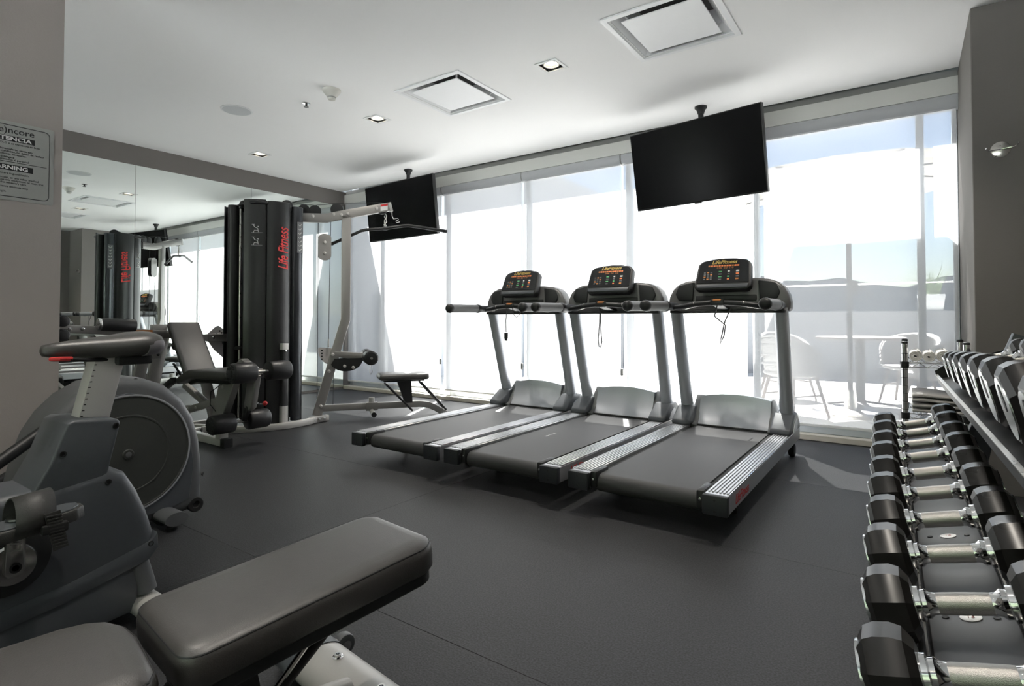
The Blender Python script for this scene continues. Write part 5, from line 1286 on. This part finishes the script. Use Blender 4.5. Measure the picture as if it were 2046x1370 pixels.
HEAD = {}
def dumbbell(lab, grp, u0, z0, v, hd, hl, handle=0.128):
    """axis tilted with the tray; u0,z0 is the lower-left end of the axis in rack space"""
    ca, sa = math.cos(RY), math.sin(RY)
    wx = -0.023 + u0 * ca - v * sa; wy = u0 * sa + v * ca
    d = thing('dumbbell', lab, 'dumbbell', (wx, wy, z0), RY, grp)
    key = (round(hd, 4), round(hl, 4), round(handle, 4))
    if key not in HEAD:
        D = Matrix.Rotation(-TA, 4, 'Y')
        def oct_(r, x): return [D @ Vector((x, r / math.cos(PI / 8) * math.cos(PI / 8 + PI / 4 * k), r / math.cos(PI / 8) * math.sin(PI / 8 + PI / 4 * k))) for k in range(8)]
        def head(x0, x1):
            mb = MB(); ch = 0.018; R_ = hd / 2
            mb.loft([oct_(R_ - ch, x0), oct_(R_ - ch * 0.25, x0 + ch * 0.55), oct_(R_, x0 + ch * 1.3), oct_(R_, x1 - ch * 1.3), oct_(R_ - ch * 0.25, x1 - ch * 0.55), oct_(R_ - ch, x1)])
            return mb.build('head', 'hex', d, ang=20)
        L_ = 2 * hl + handle
        objs = []
        for (x0, x1, sgn) in ((0, hl, -1), (hl + handle, L_, 1)):
            h = head(x0, x1); objs.append(h)
            xe = x0 if sgn < 0 else x1
            ov = MB()
            def slot(rx, rz, o1, o2):
                vs_ = []
                for o_ in (o1, o2):
                    for k in range(20):
                        a = 2 * PI * k / 20; vs_.append(D @ Vector((xe + sgn * o_, rx * math.cos(a), rz * math.sin(a))))
                return vs_, [list(range(20)), list(reversed(range(20, 40)))] + [[k, (k + 1) % 20, 20 + (k + 1) % 20, 20 + k] for k in range(20)]
            ov.add(*slot(hd * 0.36, hd * 0.36, -0.002, 0.0022)); pl2 = ov.build('end_plate', 'hexplate', h)
            ov = MB(); a_, b_ = slot(hd * 0.085, hd * 0.16, 0.0005, 0.003); ov.add([v_ + (D @ Vector((0, 0, hd * 0.12))) for v_ in a_], b_); ov.build('end_badge', 'dark_print', h)
        P = [(0.026, hl - 0.002), (0.026, hl + 0.008), (0.021, hl + 0.010), (0.022, hl + 0.016), (0.017, hl + 0.022), (0.0158, hl + 0.030)]
        P2 = [(r, L_ - x) for r, x in reversed(P)]
        for (nm, prof, m_) in (('collar', P, 'chrome'), ('collar', P2, 'chrome'), ('grip', [(0.0158, hl + 0.028), (0.0163, hl + 0.034), (0.0166, hl + handle / 2), (0.0163, L_ - hl - 0.034), (0.0158, L_ - hl - 0.028)], 'knurl')):
            mb = MB(); mb.lathe(prof, (0, 0, 0), D @ Vector((1, 0, 0)), n=24); mb.build(nm, m_, d)
        HEAD[key] = d
    else:
        for ch in list(HEAD[key].children): copy_tree(ch, d)
    return d
ords = ['nearest', 'second', 'third', 'fourth', 'fifth', 'sixth', 'seventh', 'eighth', 'ninth', 'farthest']
for k in range(10):
    hd = (0.110, 0.110, 0.114, 0.114, 0.118, 0.118, 0.122, 0.122, 0.126, 0.126)[k]
    hl = (0.066, 0.066, 0.069, 0.069, 0.072, 0.072, 0.075, 0.075, 0.078, 0.078)[k]
    off = (0.305 - 2 * hl - 0.128) / 2
    u_, z_ = tilt(off, hd / 2 + 0.0125, -0.012, LZ)
    lab = 'black octagonal dumbbell on the lower tier, %s from the camera' % ords[k] if k not in (0, 9) else 'black octagonal dumbbell on the lower tier, %s to the %s' % (('nearest', 'camera') if k == 0 else ('closest', 'window'))
    dumbbell(lab, 'dumbbells on the lower tier', u_, z_, 0.908 + 0.2196 * k, hd, hl)
for k in range(8):
    hd = (0.150, 0.150, 0.146, 0.140, 0.132, 0.124, 0.114, 0.104)[k]
    hl = 0.062
    off = (0.285 - 2 * hl - 0.128) / 2
    u_, z_ = tilt(off, hd / 2 + 0.0125, 0.200, UZ)
    lab = 'dumbbell with a steel end plate on the upper tier, %s from the window' % ['eighth', 'seventh', 'sixth', 'fifth', 'fourth', 'third', 'second', 'first'][k]
    dumbbell(lab, 'dumbbells on the upper tier', u_, z_, 1.06 + 0.22 * k, hd, hl)

# ================================================================== TOWEL SHELF
ts = thing('towel_shelf', 'chrome wire shelving unit with towels between the window and pillar', 'shelf', (0.13, 4.62, 0))
TO = tuple(ts.location)
tx0, tx1, ty0, ty1 = -0.022, 0.285, 4.36, 4.88
for x in (tx0, tx1):
    for y in (ty0, ty1):
        p = MB(TO).cyl((x, y, 0.0), (x, y, 0.82), 0.0175, 16).build('post', 'chrome', ts)
        rg = MB(TO)
        for k in range(15): rg.cyl((x, y, 0.05 + k * 0.05), (x, y, 0.053 + k * 0.05), 0.0182, 14)
        rg.build('post_rings', 'black_metal', p, kind='stuff')
        MB(TO).lathe([(0.019, 0), (0.019, 0.012), (0.012, 0.016)], (x, y, 0.815), n=14).build('post_cap', 'black', p)
for z in (0.695, 0.375, 0.12):
    sh = MB(TO)
    for zz in (z, z - 0.028):
        for a, b in (((tx0, ty0), (tx1, ty0)), ((tx1, ty0), (tx1, ty1)), ((tx1, ty1), (tx0, ty1)), ((tx0, ty1), (tx0, ty0))):
            sh.cyl((*a, zz), (*b, zz), 0.0032, 8)
    sho = sh.build('shelf_frame', 'chrome', ts)
    zg = MB(TO)
    for (a, b, n) in (((tx0, ty0), (tx1, ty0), 8), ((tx0, ty0), (tx0, ty1), 12), ((tx0, ty1), (tx1, ty1), 8)):
        zg.tube([(a[0] + (b[0] - a[0]) * k / n, a[1] + (b[1] - a[1]) * k / n, z - (0.028 if k % 2 else 0)) for k in range(n + 1)], 0.0022, 6)
    zg.build('truss_wire', 'chrome', sho)
    for k in range(1, 14):
        x = tx0 + (tx1 - tx0) * k / 14
        MB(TO).cyl((x, ty0, z + 0.002), (x, ty1, z + 0.002), 0.0018, 6).build('deck_wire', 'chrome', sho)
    for x in (tx0, tx1):
        for y in (ty0, ty1):
            MB(TO).lathe([(0.023, -0.034), (0.025, 0.006)], (x, y, z), n=14).build('collar', 'black_metal', sho)
def towel_roll(lab, x, z, r, y0=4.385, y1=4.78):
    t = thing('rolled_towel', lab, 'towel', (x, y0, z), 0, 'rolled towels')
    sp = []
    turns = 3.2; n = 64
    for k in range(n + 1):
        a = 2 * PI * turns * k / n; rr = 0.006 + (r - 0.006) * k / n
        sp.append((rr * math.cos(a), rr * math.sin(a)))
    rows = [[(p[0], 0.0, p[1]) for p in sp], [(p[0], 0.008, p[1]) for p in sp], [(p[0], y1 - y0, p[1]) for p in sp]]
    o = MB().grid(rows).build('terry_cloth', 'towel', t, ang=60)
    m_ = o.modifiers.new('thick', 'SOLIDIFY'); m_.thickness = 0.0085; m_.offset = 0
for k, (x, lb_) in enumerate(((0.034, 'leftmost rolled white towel on the wire shelf, against the post'), (0.103, 'second rolled white towel from the left on the wire shelf'), (0.175, 'third rolled white towel from the left on the wire shelf'), (0.244, 'rolled white towel on the wire shelf nearest the pillar'))):
    r_ = (0.034, 0.032, 0.037, 0.031)[k]
    towel_roll(lb_, x, 0.699 + r_ + 0.004, r_)
zt = 0.379
for k in range(4):
    t = thing('folded_towel', 'folded grey towel on the lower wire shelf, %s of the stack' % ['bottom', 'second from bottom', 'third from bottom', 'top'][k], 'towel', (0.14, 4.58, zt), 0, 'folded towels')
    th = (0.028, 0.028, 0.026, 0.026)[k]
    rows = []
    ring_n = 22
    for i in range(13):
        x = -0.125 + 0.255 * i / 12
        wv = 0.004 * math.sin(i * 1.1 + k * 1.7)
        sag = 0.0 if k < 2 else 0.004 + 0.004 * math.sin(i * 0.55)
        r = []
        for j in range(ring_n):
            a = 2 * PI * j / ring_n
            cy_ = math.cos(a); cz_ = math.sin(a)
            r.append((x, 0.20 * (abs(cy_) ** 0.35) * (1 if cy_ > 0 else -1) + wv, th / 2 + (th / 2) * (abs(cz_) ** 0.6) * (1 if cz_ > 0 else -1) + sag))
        rows.append(r)
    MB().loft(rows).build('folded_cloth', 'towel2', t, ang=60)
    MB().tube([(x_[0], -0.2035 + 0.004 * math.sin(q_ * 1.1 + k * 1.7), th * 0.52) for q_, x_ in enumerate([(-0.125 + 0.255 * i / 12,) for i in range(13)])], 0.002, 5).build('fold_crease', 'groove', t)
    zt += th + 0.003
o = MB((0.27, 4.36, 0.70)).tube([(0.255, 4.345, 0.735), (0.275, 4.34, 0.765), (0.300, 4.335, 0.790)], 0.007, 8).tube([(0.250, 4.345, 0.728), (0.262, 4.343, 0.745)], 0.010, 8).build('black_strap', 'rubber', loc=(0.27, 4.36, 0.70))
tag(o, 'short black strap lying against the towels beside the pillar', 'strap')
